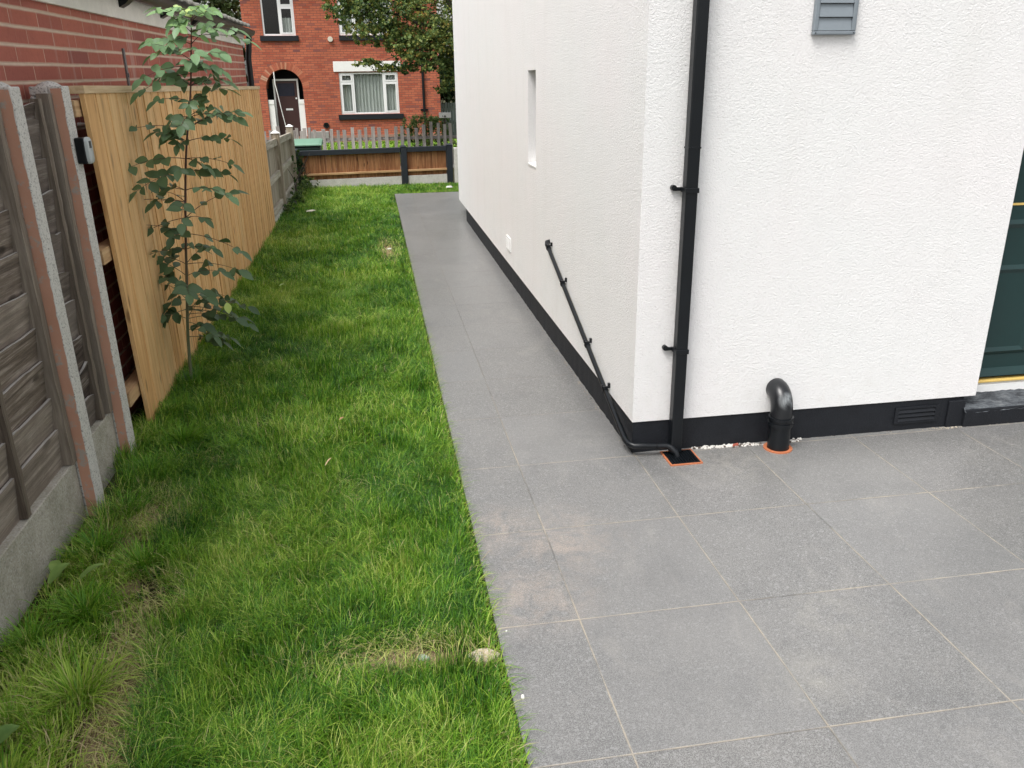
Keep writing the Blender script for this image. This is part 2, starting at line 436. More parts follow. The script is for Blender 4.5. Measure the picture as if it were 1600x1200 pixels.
def mk_leafmat(name, stops, trans=.35, rough=.55, var_attr='tint', ground=None):
    t = NT(name)
    tint = t.attr(var_attr)
    c = t.ramp(tint, stops)
    if ground:
        c = t.mix(t.ramp(t.noise(ground[0], 4, .6), [(.40, 0.0), (.66, ground[2])]), c, ground[1])
    t.inp(t.b.inputs['Base Color'], c)
    t.b.inputs['Roughness'].default_value = rough
    t.b.inputs['Specular IOR Level'].default_value = .3
    tr = t.n.new('ShaderNodeBsdfTranslucent')
    t.l.new(t.mix(.5, c, t.mix(1.0, c, (1.0, 1.0, .35), 'MULTIPLY')), tr.inputs[0])
    ms = t.n.new('ShaderNodeMixShader'); ms.inputs[0].default_value = trans
    t.l.new(t.b.outputs[0], ms.inputs[1]); t.l.new(tr.outputs[0], ms.inputs[2])
    t.l.new(ms.outputs[0], t.out.inputs[0])
    return t.m
M['grass'] = mk_leafmat('lawn_grass_blades', [(0.0, (.018, .075, .012)), (.35, (.075, .215, .016)), (.62, (.18, .36, .026)), (.84, (.42, .55, .09)), (1.0, (.52, .42, .24))], .22, .42)
M['leaf_sap'] = mk_leafmat('sapling_leaves', [(0.0, (.050, .092, .048)), (.4, (.115, .185, .090)), (.75, (.18, .30, .15)), (.95, (.26, .42, .16)), (1.0, (.50, .62, .20))], .25, .40)
M['leaf_tree'] = mk_leafmat('dense_tree_leaves', [(0.0, (.026, .066, .028)), (.5, (.10, .165, .048)), (.85, (.25, .29, .075)), (1.0, (.45, .30, .07))], .25, .5)
M['leaf_far'] = mk_leafmat('far_tree_leaves', [(0.0, (.018, .035, .014)), (.6, (.05, .08, .022)), (1.0, (.12, .12, .035))], .2, .6)
M['leaf_bush'] = mk_leafmat('shrub_leaves', [(0.0, (.03, .065, .018)), (.6, (.10, .16, .04)), (1.0, (.30, .30, .12))], .25, .6)
M['leaf_dock'] = mk_leafmat('broad_weed_leaves', [(0.0, (.12, .22, .06)), (1.0, (.26, .38, .10))], .3, .5)

rng = np.random.default_rng(7)
rnd = random.Random(11)

def set_board_attr(o, vals):
    a = o.data.attributes.new('board', 'FLOAT', 'FACE'); a.data.foreach_set('value', np.asarray(vals, dtype=np.float32))

def raw_mesh(name, verts, quads, tris, mat, tint=None, parent=None, smooth=False):
    me = bpy.data.meshes.new(name)
    nv = len(verts); nq, nt = len(quads), len(tris)
    me.vertices.add(nv); me.vertices.foreach_set('co', np.asarray(verts, dtype=np.float32).ravel())
    loops = np.concatenate([np.asarray(quads, dtype=np.int32).ravel(), np.asarray(tris, dtype=np.int32).ravel()])
    me.loops.add(len(loops)); me.loops.foreach_set('vertex_index', loops)
    me.polygons.add(nq + nt)
    ls = np.concatenate([np.arange(nq) * 4, nq * 4 + np.arange(nt) * 3]).astype(np.int32)
    me.polygons.foreach_set('loop_start', ls)
    if smooth: me.polygons.foreach_set('use_smooth', np.ones(nq + nt, dtype=bool))
    me.materials.append(mat)
    if tint is not None:
        a = me.attributes.new('tint', 'FLOAT', 'POINT'); a.data.foreach_set('value', np.asarray(tint, dtype=np.float32))
    me.update(calc_edges=True); me.validate()
    o = bpy.data.objects.new(name, me); C.objects.link(o)
    if parent is not None: o.parent = parent
    return o

def vnoise(x, y, s, seed=0):
    """smooth value noise in numpy, 0..1"""
    r = np.random.default_rng(seed).random((256, 256))
    x, y = x * s + 1000, y * s + 1000
    xi, yi = np.floor(x).astype(int), np.floor(y).astype(int)
    fx, fy = x - xi, y - yi
    fx = fx * fx * (3 - 2 * fx); fy = fy * fy * (3 - 2 * fy)
    g = lambda a, b: r[a % 256, b % 256]
    return (g(xi, yi) * (1 - fx) + g(xi + 1, yi) * fx) * (1 - fy) + (g(xi, yi + 1) * (1 - fx) + g(xi + 1, yi + 1) * fx) * fy

def blades(px, py, pz, h, w, az, lean, tint):
    """arrays of grass blades: 7 verts, 2 quads + 1 tri"""
    n = len(px)
    dx, dy = np.cos(az), np.sin(az)
    fa = az + PI / 2 + rng.normal(0, .5, n)
    sx, sy = np.cos(fa), np.sin(fa)
    V = np.zeros((n, 7, 3), dtype=np.float32)
    for k, (t_, ww) in enumerate(((0, 1.0), (.4, .95), (.75, .65))):
        off = lean * h * t_ ** 1.8
        zz = h * (t_ - .35 * lean * t_ ** 2)
        for s_, q in ((-1, 0), (1, 1)):
            V[:, 2 * k + q, 0] = px + dx * off + s_ * sx * w * ww * .5
            V[:, 2 * k + q, 1] = py + dy * off + s_ * sy * w * ww * .5
            V[:, 2 * k + q, 2] = pz + zz
    off = lean * h
    V[:, 6, 0] = px + dx * off; V[:, 6, 1] = py + dy * off
    V[:, 6, 2] = pz + np.maximum(h * (1 - .45 * lean), .004)
    b = np.arange(n)[:, None] * 7
    Q = np.concatenate([b + np.array([0, 1, 3, 2]), b + np.array([2, 3, 5, 4])])
    T = b + np.array([4, 5, 6])
    return V.reshape(-1, 3), Q, T, np.repeat(tint, 7)

def merge(parts):
    vs, qs, ts, tt, o = [], [], [], [], 0
    for v, q, t_, ti in parts:
        vs.append(v); qs.append(q + o); ts.append(t_ + o); tt.append(ti); o += len(v)
    return np.concatenate(vs), np.concatenate(qs), np.concatenate(ts), np.concatenate(tt)

# ================================================================ SETTING
mb = MB(); mb.box(-400, 400, -200, 700, -.9, -.27)
struct(mb.build('ground', M['soil']))
mb = MB(); mb.box(-30, 40, -14, 15.95, -.26, -.03)
struct(mb.build('garden_ground', M['soil']))
# paving, one sheet with thickness: patio, side path and the strip round the back of the house
mb = MB()
P = [(.303, -6), (9, -6), (9, 3.75), (1.26, 3.75), (1.26, 11.25), (4.5, 11.25), (4.5, 14.45), (.329, 14.39)]
mb.add([(a, b, 0) for a, b in P] + [(a, b, -.035) for a, b in P], [(0, 1, 2, 3), (0, 3, 4, 7), (4, 5, 6, 7)] + [(i, i + 8, (i + 1) % 8 + 8, (i + 1) % 8) for i in range(8)])
struct(mb.build('paving', M['paving']))
# the street beyond the low fence
mb = MB(); mb.box(-60, 60, 15.95, 17.6, -.6, -.25)
struct(mb.build('pavement', M['pavement']))
mb = MB(); mb.box(-60, 60, 17.6, 21.3, -.6, -.34)
struct(mb.build('road', M['asphalt']))
mb = MB(); mb.box(-60, 60, 21.3, 21.9, -.6, -.24)
struct(mb.build('kerb', M['pavement']))
mb = MB(); mb.box(-60, 60, 21.9, 45, -.6, -.25)
struct(mb.build('front_garden_ground', M['soil']))
# worn soil shapes in the lawn (low mounds of bare earth)
def earth_patch(name, cx, cy, rx, ry, z, mat, seed, ang=0.0, n=26, rings=6, hh=.006):
    r = random.Random(seed); V = [(cx, cy, z + hh)]; F = []
    rad = [1 + .25 * math.sin(3 * 2 * PI * k / n + seed) + r.uniform(-.13, .13) for k in range(n)]
    for j in range(1, rings + 1):
        for k in range(n):
            a = 2 * PI * k / n; q = j / rings * rad[k]
            ex, ey = rx * q * math.cos(a), ry * q * math.sin(a)
            V.append((cx + ex * math.cos(ang) - ey * math.sin(ang), cy + ex * math.sin(ang) + ey * math.cos(ang), z + hh * (1 - (j / rings) ** 2) + r.uniform(-.003, .003) * (j < rings) - (.02 if j == rings else 0)))
    for k in range(n):
        F.append((0, 1 + k, 1 + (k + 1) % n))
        for j in range(rings - 1):
            a, b = 1 + j * n + k, 1 + j * n + (k + 1) % n
            F.append((a, a + n, b + n, b))
    return struct(MB().add(V, F, True).build(name, mat))
earth_patch('bare_soil', -.02, 2.30, .22, .055, -.02, M['earth'], 3, -.02)
earth_patch('bare_soil', .11, 9.45, .075, .42, -.022, M['earth'], 5)
earth_patch('bare_soil', -.945, 2.35, .11, .95, -.022, M['earth'], 8, .155)
earth_patch('bare_soil', -1.22, 2.15, .09, .22, -.024, M['earth'], 10, .1)
earth_patch('bare_soil', -1.12, 3.45, .16, .22, -.022, M['earth'], 9)

# ================================================================ GRASS
BARE = [(-.02, 2.30, .24, .06, 0), (.11, 9.45, .08, .42, 0), (-1.13, 3.45, .13, .17, 0), (-.89, 2.78, .07, .15, 0), (-.92, 2.15, .085, .38, 0), (-1.25, 2.1, .05, .12, 0), (.255, 2.26, .055, .05, 0)]
def in_bare(x, y):
    m = np.zeros(len(x))
    for cx, cy, rx, ry, _ in BARE:
        d = ((x - cx) / rx) ** 2 + ((y - cy) / ry) ** 2
        m = np.maximum(m, np.clip(1.35 - d, 0, 1))
    return m
turf_edge = lambda y: -.807 - .156 * (y - 2.04) + .016 * np.sin(y * 9) + .010 * np.sin(y * 23)
parts = []
def lawn_zone(n, x0, x1, y0, y1, hmul, wid, edge=True):
    x = rng.uniform(x0, x1, n); y = rng.uniform(y0, y1, n)
    c1 = vnoise(x, y, 3.3, 1); c2 = vnoise(x, y, 11, 2); c3 = vnoise(x, y, 1.1, 3); c4 = vnoise(x, y, 26, 9)
    keep = rng.random(n) > in_bare(x, y) * .93
    rough = (x < turf_edge(y)) & (y < 3.3)          # the rougher strip by the old fence is made below
    keep &= ~rough
    keep &= (c4 + .6 * c2) > .36
    x, y, c1, c2, c3, c4 = (q[keep] for q in (x, y, c1, c2, c3, c4)); n = len(x)
    h = (.021 + .014 * c1 + .018 * c2 + .017 * c4) * (.35 + 1.25 * rng.random(n) ** 1.6) * hmul
    edgef = np.clip((.30 - x) / .05, .35, 1); h *= edgef
    h *= 1 + .75 * np.clip((-1.08 - x) / .25, 0, 1)                # longer along the fence
    h *= 1 + .5 * np.clip((y - 14.2) / .8, 0, 1)
    flow = vnoise(x, y, 1.7, 4) * 4 * PI + vnoise(x, y, 6, 5) * 2 * PI
    az = flow + rng.normal(0, 1.5, n)
    lean = np.clip(.2 + .8 * vnoise(x, y, 5, 6) + rng.normal(0, .32, n), .05, 1.5)
    tint = np.clip(.46 + .40 * (c3 - .5) + .30 * (c1 - .5) + .25 * (c2 - .5) + .2 * (c4 - .5) + rng.normal(0, .24, n), 0, .88)
    nearedge = np.clip(1 - (x - turf_edge(y)) / .22, 0, 1) * (y < 3.4) * (x > turf_edge(y)); tint -= .20 * nearedge; h *= 1 + .35 * nearedge
    tint -= .12 * np.clip(1 - (XE - x) / .25, 0, 1); tint = np.clip(tint, 0, .88)
    dry = (rng.random(n) < .018 + .05 * (1 - edgef) + .03 * (c1 > .75)); tint[dry] = rng.uniform(.86, 1, dry.sum())
    nb = in_bare_soft(x, y); dr2 = rng.random(n) < nb * .35; tint[dr2] = rng.uniform(.85, 1, dr2.sum())
    parts.append(blades(x, y, np.full(n, -.03), h + .03, wid * rng.uniform(.65, 1.3, n), az, lean, tint))
def in_bare_soft(x, y):
    m = np.zeros(len(x))
    for cx, cy, rx, ry, _ in BARE:
        d = ((x - cx) / (rx * 1.7)) ** 2 + ((y - cy) / (ry * 1.9)) ** 2
        m = np.maximum(m, np.clip(1.3 - d, 0, 1))
    return m
XE = .296
lawn_zone(175000, -1.30, XE, 1.35, 4.0, 1.05, .0023)
lawn_zone(140000, -1.40, XE, 4.0, 8.0, 1.0, .0032)
lawn_zone(105000, -1.42, XE + .02, 8.0, 15.55, .95, .0052)
lawn_zone(16000, XE, 1.9, 14.42, 15.75, 1.15, .0060)
v, q, t_, ti = merge(parts)
# a sparse fringe hanging over the edge of the slabs
tag(raw_mesh('lawn_grass', v, q, t_, M['grass'], ti), 'bright green lawn running between the fence and the grey paving', 'grass', kind='stuff')
parts = []
n = 26000
x = rng.uniform(-1.36, -.68, n); y = rng.uniform(1.35, 3.45, n)
keep = (x < turf_edge(y) - .01) & (rng.random(n) < np.clip((turf_edge(y) - x) / .11, .12, 1)) & (rng.random(n) > in_bare(x, y) * .9) & ((vnoise(x, y, 9, 21) > .26) | (rng.random(n) < .25))
x, y = x[keep], y[keep]; n = len(x)
h = (.03 + .06 * vnoise(x, y, 6, 22)) * rng.uniform(.5, 1.4, n)
tint = np.clip(.70 + .3 * (vnoise(x, y, 3, 23) - .5) + rng.normal(0, .18, n), 0, .92)
dd = rng.random(n) < .32 * np.clip(1.3 - np.abs(x + .88) / .2, .25, 1.3); tint[dd] = rng.uniform(.9, 1, dd.sum())
parts.append(blades(x, y, np.full(n, -.035), h + .02, .0034 * rng.uniform(.6, 1.4, n), vnoise(x, y, 4, 24) * 6 * PI + rng.normal(0, 1, n), np.clip(.6 + rng.normal(0, .3, n), .1, 1.3), tint))
# bigger tussocks
for (cx, cy, k, hh, tt) in [(-1.03, 2.28, 420, .15, .72), (-1.2, 2.2, 220, .12, .7), (-1.15, 2.75, 420, .12, .5), (-1.02, 3.05, 350, .12, .5), (-1.24, 3.2, 300, .12, .45), (-1.12, 1.95, 300, .13, .7), (-1.28, 2.6, 260, .12, .5), (-.98, 1.8, 260, .12, .72), (-1.2, 3.5, 260, .13, .45), (-1.12, 4.3, 420, .12, .48), (-1.2, 3.9, 300, .13, .46), (-1.24, 4.75, 300, .12, .45), (-1.2, 5.2, 420, .15, .3), (-1.16, 5.6, 300, .13, .35), (-1.22, 6.2, 300, .12, .35), (-.85, 4.15, 300, .08, .52)]:
    a = rng.uniform(0, 2 * PI, k); r = np.abs(rng.normal(0, .05, k))
    x, y = cx + r * np.cos(a), cy + r * np.sin(a)
    parts.append(blades(x, y, np.full(k, -.03), hh * rng.uniform(.5, 1.25, k), .0038 * rng.uniform(.7, 1.3, k), a + rng.normal(0, .5, k), np.clip(.75 + rng.normal(0, .3, k), .2, 1.5), np.clip(tt + rng.normal(0, .12, k), 0, 1)))
# dry straw lying flat over bare soil
for (cx, cy, rx, ry, k) in [(-.93, 2.45, .07, .45, 900), (-.84, 1.75, .07, .4, 700), (-1.2, 2.1, .1, .3, 300), (-1.12, 3.45, .15, .18, 380), (-.04, 2.31, .2, .05, 130), (.10, 9.4, .1, .45, 130), (-.25, 3.55, .12, .1, 120), (-.9, 4.0, .15, .1, 120)]:
    x = cx + rng.normal(0, .55, k) * rx; y = cy + rng.normal(0, .55, k) * ry
    parts.append(blades(x, y, rng.uniform(-.022, .0, k), rng.uniform(.02, .07, k), .0020 * rng.uniform(.6, 1.3, k), rng.uniform(0, 2 * PI, k), rng.uniform(1.5, 2.1, k), np.clip(rng.normal(.95, .05, k), .8, 1)))
v, q, t_, ti = merge(parts)
tag(raw_mesh('rough_grass', v, q, t_, M['grass'], ti), 'long yellow-green grass with dry straw at the foot of the old fence', 'grass', kind='stuff')
parts = []
n = 3200
y = 1.35 + 8 * rng.random(n) ** 1.3; x = .286 + rng.normal(0, .012, n)
parts.append(blades(x, y, np.full(n, -.02), rng.uniform(.02, .085, n), .003 * rng.uniform(.6, 1.2, n), rng.normal(0, 1.2, n), rng.uniform(.3, 1.5, n), np.clip(rng.normal(.6, .2, n), 0, 1)))
# low yellow moss and crumbs along the slab edge
n = 5000
y = 1.4 + 6.5 * rng.random(n) ** 1.6; x = .283 + rng.normal(0, .010, n)
parts.append(blades(x, y, np.full(n, -.03), rng.uniform(.010, .032, n), .006 * rng.uniform(.6, 1.4, n), rng.uniform(0, 2 * PI, n), rng.uniform(.3, 1.5, n), np.clip(rng.normal(.87, .08, n), .5, 1)))
v, q, t_, ti = merge(parts)
tag(raw_mesh('edge_moss', v, q, t_, M['grass'], ti), 'yellow moss and stray blades along the edge of the slabs', 'moss', kind='stuff')
n = 40000
x = rng.uniform(-8, 8, n); y = rng.uniform(22.3, 31, n)
parts = [blades(x, y, np.full(n, -.25), rng.uniform(.05, .12, n), np.full(n, .03), rng.uniform(0, 6.28, n), rng.uniform(.2, 1, n), np.clip(.62 + rng.normal(0, .12, n), 0, 1))]
v, q, t_, ti = merge(parts)
tag(raw_mesh('front_garden_grass', v, q, t_, M['grass'], ti), 'strip of grass behind the grey picket fence before the brick house', 'grass', kind='stuff')

# ================================================================ WHITE HOUSE
wh = empty('white_house', 'white rough-rendered house with black painted base beside the path', 'house', (1.2, 3.674, 0))
def sub(o, root=None):
    if o.parent.type == 'EMPTY': o.matrix_parent_inverse = Matrix.Translation(-Vector(o.parent.location))
    return o
L = sub
ZB, ZT = .171, 5.4
mb = MB()
grid_wall(mb, (1.198, 3.674, 0), (0, 1, 0), (-1, 0, 0), 8.45, ZT, [(2.535, 2.851, 1.175, 1.862)], .16, ZB)      # side wall with slot window
grid_wall(mb, (1.198, 3.674, 0), (1, 0, 0), (0, -1, 0), 7.0, ZT, [(1.915, 2.83, ZB, 2.35), (4.2, 5.9, 1.0, 2.3)], .20, ZB)
grid_wall(mb, (1.198, 12.124, 0), (1, 0, 0), (0, 1, 0), 7.0, ZT, [], .1, ZB)
grid_wall(mb, (8.198, 3.674, 0), (0, 1, 0), (1, 0, 0), 8.45, ZT, [], .1, ZB)
mb.add([(1.198, 3.92, ZB), (8.198, 3.92, ZB), (8.198, 12.124, ZB), (1.198, 12.124, ZB)], [(0, 1, 2, 3)])
mb.add([(1.198, 3.674, ZB), (3.113, 3.674, ZB), (3.113, 3.92, ZB), (1.198, 3.92, ZB)], [(0, 1, 2, 3)])
mb.add([(4.028, 3.674, ZB), (8.198, 3.674, ZB), (8.198, 3.92, ZB), (4.028, 3.92, ZB)], [(0, 1, 2, 3)])
o = L(mb.build('wall', M['render'], wh))
# painted base: uneven painted lower edge
def plinth():
    mb = MB(); r = random.Random(4)
    def strip(p0, p1, nrm, n):
        p0, p1 = Vector(p0), Vector(p1); nrm = Vector(nrm)
        vs = []
        for i in range(n + 1):
            p = p0.lerp(p1, i / n)
            j = r.uniform(-.0025, .0025)
            vs += [p + nrm * (.001 + j) + Vector((0, 0, -.03)), p + nrm * (.0 + j * .5) + Vector((0, 0, .08)), p + Vector((0, 0, ZB + .004))]
        fs = []
        for i in range(n):
            for k in range(2):
                a = i * 3 + k
                fs.append((a, a + 3, a + 4, a + 1))
        mb.add(vs, fs, True)
    strip((1.204, 11.262, 0), (1.204, 3.68, 0), (-1, 0, 0), 190)
    strip((1.204, 3.68, 0), (2.96, 3.68, 0), (0, -1, 0), 60)
    mb.box(1.206, 3.054, 3.683, 3.92, -.03, ZB - .001); mb.box(4.09, 8.1, 3.683, 3.92, -.03, ZB - .001); mb.box(1.206, 8.1, 3.9201, 11.262, -.03, ZB - .001)
    return mb
L(plinth().build('plinth', M['black_paint'], wh))
L(MB().box(2.962, 3.06, 3.668, 3.70, -.03, .150).box(4.07, 8.15, 3.668, 3.70, -.03, .158).build('plinth', M['black_paint'], wh, .004))
# black door step with rough grey sloping top
st = L(MB().box(3.055, 4.075, 3.652, 3.90, -.03, .098).build('door_step', M['black_paint'], wh, .006))
t = NT('worn_black_paint_on_concrete'); n = t.noise(26, 7, .75, vec=t.map(scale=(.5, 1, 1)))
t.bump(n, .008)
M['worn_step'] = t.fin(t.ramp(n, [(.40, (.025, .028, .034)), (.55, (.085, .095, .105)), (.8, (.22, .22, .22))]), .8)
mb = MB(); rr_ = random.Random(5); vs = []; nn = 40
for i in range(nn + 1):
    x_ = 3.050 + (4.085 - 3.050) * i / nn
    vs += [(x_, 3.650 + rr_.uniform(-.002, .003), .085 + rr_.uniform(-.006, .004)), (x_, 3.665, .104 + rr_.uniform(-.003, .004)), (x_, 3.74, .122 + rr_.uniform(-.003, .003)), (x_, 3.82, .138 + rr_.uniform(-.003, .003))]
sub(mb.add(vs, [(i * 4 + k, i * 4 + 4 + k, i * 4 + 5 + k, i * 4 + 1 + k) for i in range(nn) for k in range(3)], True).build('step_top', M['worn_step'], st))
# door: dark green, four moulded panels, brass strips
DX0, DX1, DY = 3.113, 4.028, 3.835
L(MB().box(DX0, DX1, 3.800, 3.90, .120, .176).build('threshold', M['white_plastic'], wh, .003))
door = L(MB().box(DX0 + .03, DX1 - .03, DY, DY + .045, .212, 2.28).build('front_door', M['dark_green'], wh, .002))
fr = MB(); fr.box(DX0, DX0 + .03, DY - .02, DY + .06, .18, 2.35).box(DX1 - .03, DX1, DY - .02, DY + .06, .18, 2.35).box(DX0 + .03, DX1 - .03, DY - .02, DY + .06, 2.28, 2.35)
sub(fr.build('door_frame', M['dark_green'], door, .002))
sub(MB().box(DX0 + .0, DX1 - .0, DY - .030, DY + .02, .1765, .189).build('sill_strip', M['cream_board'], door, .001))
sub(MB().box(DX0 + .0, DX1 - .0, DY - .042, DY + .01, .1895, .203).build('brass_sill', M['brass'], door, .003))
def panel(x0, x1, z0, z1):
    mb = MB(); w = .022
    b = [(x0, z0), (x1, z0), (x1, z1), (x0, z1)]; i1 = [(x0 + w, z0 + w), (x1 - w, z0 + w), (x1 - w, z1 - w), (x0 + w, z1 - w)]
    i2 = [(x0 + 2 * w, z0 + 2 * w), (x1 - 2 * w, z0 + 2 * w), (x1 - 2 * w, z1 - 2 * w), (x0 + 2 * w, z1 - 2 * w)]
    vs = [(a, DY - .001, c) for a, c in b] + [(a, DY - .014, c) for a, c in i1] + [(a, DY - .004, c) for a, c in i2]
    fs = [(i, (i + 1) % 4, (i + 1) % 4 + 4, i + 4) for i in range(4)] + [(i + 4, (i + 1) % 4 + 4, (i + 1) % 4 + 8, i + 8) for i in range(4)] + [(8, 9, 10, 11)]
    return mb.add(vs, fs)
for (a, b) in ((3.195, 3.50), (3.635, 3.94)):
    sub(panel(a, b, .338, .84).build('door_panel', M['dark_green'], door))
    sub(panel(a, b, 1.036, 2.15).build('door_panel', M['dark_green'], door))
sub(MB().box(3.16, 3.98, DY - .008, DY - .001, 1.155, 1.166).build('brass_strip', M['brass'], door))
sub(MB().hexa([(3.15, DY - .032, .222), (3.99, DY - .032, .222), (3.99, DY - .001, .222), (3.15, DY - .001, .222)], [(3.15, DY - .026, .236), (3.99, DY - .026, .236), (3.99, DY - .001, .262), (3.15, DY - .001, .262)]).build('weather_bar', M['dark_green'], door, .001))
sub(MB().tube([(3.93, DY - .03, 1.17), (3.93, DY - .001, 1.17)], .012).tube([(3.93, DY - .04, 1.17), (3.83, DY - .04, 1.17)], .009).build('handle', M['brass'], door))
# second window further along the patio wall (out of frame)
w2 = L(MB().box(5.40, 7.10, 3.75, 3.785, 1.0, 1.06).box(5.40, 7.10, 3.75, 3.785, 2.24, 2.30).box(5.40, 5.46, 3.75, 3.785, 1.06, 2.24).box(7.04, 7.10, 3.75, 3.785, 1.06, 2.24).box(6.22, 6.28, 3.75, 3.785, 1.06, 2.24).build('window_frame', M['white_plastic'], wh))
sub(MB().box(5.46, 7.04, 3.765, 3.769, 1.06, 2.24).build('pane', M['dark_void'], w2))
# slot window in the side wall
sw = L(MB().box(1.300, 1.345, 6.209, 6.235, 1.175, 1.862).box(1.300, 1.345, 6.499, 6.525, 1.175, 1.862).box(1.300, 1.345, 6.235, 6.499, 1.175, 1.205).box(1.300, 1.345, 6.235, 6.499, 1.832, 1.862).build('slot_window', M['white_plastic'], wh))
sub(MB().box(1.318, 1.326, 6.235, 6.499, 1.205, 1.832).build('pane', M['dark_void'], sw))
L(MB().hexa([(1.192, 6.2095, 1.1755), (1.30, 6.2095, 1.1755), (1.30, 6.5245, 1.1755), (1.192, 6.5245, 1.1755)], [(1.192, 6.2095, 1.186), (1.30, 6.2095, 1.200), (1.30, 6.5245, 1.200), (1.192, 6.5245, 1.186)]).build('window_sill', M['white_plastic'], wh))
# small white vent on the side wall
vv = L(MB().box(1.186, 1.1975, 7.43, 7.445, .305, .430).box(1.186, 1.1975, 7.645, 7.66, .305, .430).box(1.186, 1.1975, 7.445, 7.645, .305, .318).box(1.186, 1.1975, 7.445, 7.645, .417, .430).build('wall_vent', M['white_plastic'], wh, .002))
sub(MB().box(1.1955, 1.1972, 7.445, 7.645, .318, .417).build('vent_shadow_board', M['grey_plastic'], vv))
for k in range(5):
    z_ = .321 + k * .0196
    sub(MB().hexa([(1.184, 7.446, z_), (1.1945, 7.446, z_ + .004), (1.1945, 7.644, z_ + .004), (1.184, 7.644, z_)], [(1.185, 7.446, z_ + .003), (1.1950, 7.446, z_ + .012), (1.1950, 7.644, z_ + .012), (1.185, 7.644, z_ + .003)]).build('louvre', M['white_plastic'], vv))
# black air brick low in the base
ab = L(MB().box(2.652, 2.905, 3.670, 3.678, .040, .052).box(2.652, 2.905, 3.670, 3.678, .122, .134).box(2.652, 2.672, 3.670, 3.678, .052, .122).box(2.885, 2.905, 3.670, 3.678, .052, .122).build('air_brick', M['black_paint'], wh, .001))
g = MB()
for k in range(3): g.hexa([(2.672, 3.668, .054 + k * .024), (2.885, 3.668, .054 + k * .024), (2.885, 3.678, .054 + k * .024), (2.672, 3.678, .054 + k * .024)], [(2.672, 3.675, .070 + k * .024), (2.885, 3.675, .070 + k * .024), (2.885, 3.678, .070 + k * .024), (2.672, 3.678, .070 + k * .024)])
sub(g.build('louvres', M['black_paint'], ab))
# grey louvred vent cover
VX0, VX1, VZ0, VZ1 = 1.945, 2.145, 1.965, 2.165
lv = L(MB().box(VX0, VX1, 3.650, 3.674, VZ0, VZ0 + .015).box(VX0, VX1, 3.650, 3.674, VZ1 - .015, VZ1).box(VX0, VX0 + .02, 3.650, 3.674, VZ0 + .015, VZ1 - .015).box(VX1 - .02, VX1, 3.650, 3.674, VZ0 + .015, VZ1 - .015).build('louvre_vent', M['grey_plastic'], wh, .004))
for k in range(3):
    z = VZ0 + .017 + k * .0555
    fl = MB().hexa([(VX0 + .021, 3.652, z), (VX1 - .021, 3.652, z), (VX1 - .021, 3.656, z), (VX0 + .021, 3.656, z)], [(VX0 + .021, 3.662, z + .054), (VX1 - .021, 3.662, z + .054), (VX1 - .021, 3.666, z + .054), (VX0 + .021, 3.666, z + .054)])
    sub(fl.build('flap', M['grey_plastic'], lv, .001))
for x_ in (VX0 + .01, VX1 - .01): sub(MB().tube([(x_, 3.6485, VZ0 + .008), (x_, 3.652, VZ0 + .008)], .003).build('screw', M['black_plastic'], lv))
# square black downpipe
dp = L(MB().box(1.383, 1.440, 3.600, 3.655, .012, 4.9).build('downpipe', M['black_plastic'], wh, .006))
for z in (1.318, .552, 2.6, 4.0):
    b = MB()
    b.box(1.379, 1.444, 3.596, 3.6635, z - .011, z + .011)
    b.box(1.350, 1.384, 3.655, 3.668, z - .006, z + .010)
    b.tube([(1.345, 3.652, z + .008), (1.345, 3.673, z + .008)], .013, 14)
    b.tube([(1.345, 3.648, z + .008), (1.345, 3.6525, z + .008)], .005, 8)
    sub(b.build('bracket', M['black_plastic'], dp, .0015))
sub(MB().box(1.3815, 1.4415, 3.5985, 3.656, 1.50, 1.508).build('joint_collar', M['black_plastic'], dp, .001))
# thin black waste pipe running down the side wall and round to the drain
P0 = Vector((1.172, 5.66, .70)); P1 = Vector((1.172, 3.76, .085)); 
wp = MB()
elbow = [(1.205, 5.71, .715), (1.180, 5.70, .712), (1.172, 5.67, .703)]
path = elbow + [tuple(P0.lerp(P1, k / 6)) for k in range(1, 7)] + [(1.172, 3.70, .068), (1.178, 3.655, .062), (1.20, 3.632, .060), (1.24, 3.628, .058), (1.36, 3.620, .052)]
wp.tube(path, .0135, 16)
wpo = L(wp.build('waste_pipe', M['black_plastic'], wh))
el = MB(); dirp = (P1 - P0).normalized()
el.tube([P1 - dirp * .05, P1, (1.172, 3.70, .068), (1.178, 3.655, .062), (1.20, 3.632, .060), (1.255, 3.628, .058)], .0162, 16)
sub(el.build('elbow', M['black_plastic'], wpo))
sub(MB().tube([(1.198, 5.712, .716), (1.178, 5.703, .714), (1.172, 5.67, .703), tuple(P0 + dirp * .05)], .0162, 16).build('elbow', M['black_plastic'], wpo))
sub(MB().tube([(1.315, 3.622, .054), (1.365, 3.620, .052), (1.385, 3.610, .046), (1.405, 3.590, .025), (1.41, 3.585, .004)], .0162, 16).build('elbow', M['black_plastic'], wpo))
for (yy_, zz_) in ((5.62, .69), (5.16, .538), (4.50, .325), (4.09, .192)):
    s_ = (5.66 - yy_) / (5.66 - 3.76); c = P0.lerp(P1, s_)
    b = MB().tube([c - dirp * .008, c + dirp * .008], .018, 16)
    b.box(1.172, 1.198, c.y - .007, c.y + .007, c.z + .014, c.z + .022)
    b.box(1.150, 1.175, c.y - .007, c.y + .007, c.z + .016, c.z + .023)
    b.box(1.150, 1.155, c.y - .007, c.y + .007, c.z + .020, c.z + .034)
    b.box(1.186, 1.198, c.y - .009, c.y + .009, c.z + .014, c.z + .040)
    sub(b.build('pipe_clip', M['black_plastic'], wpo))
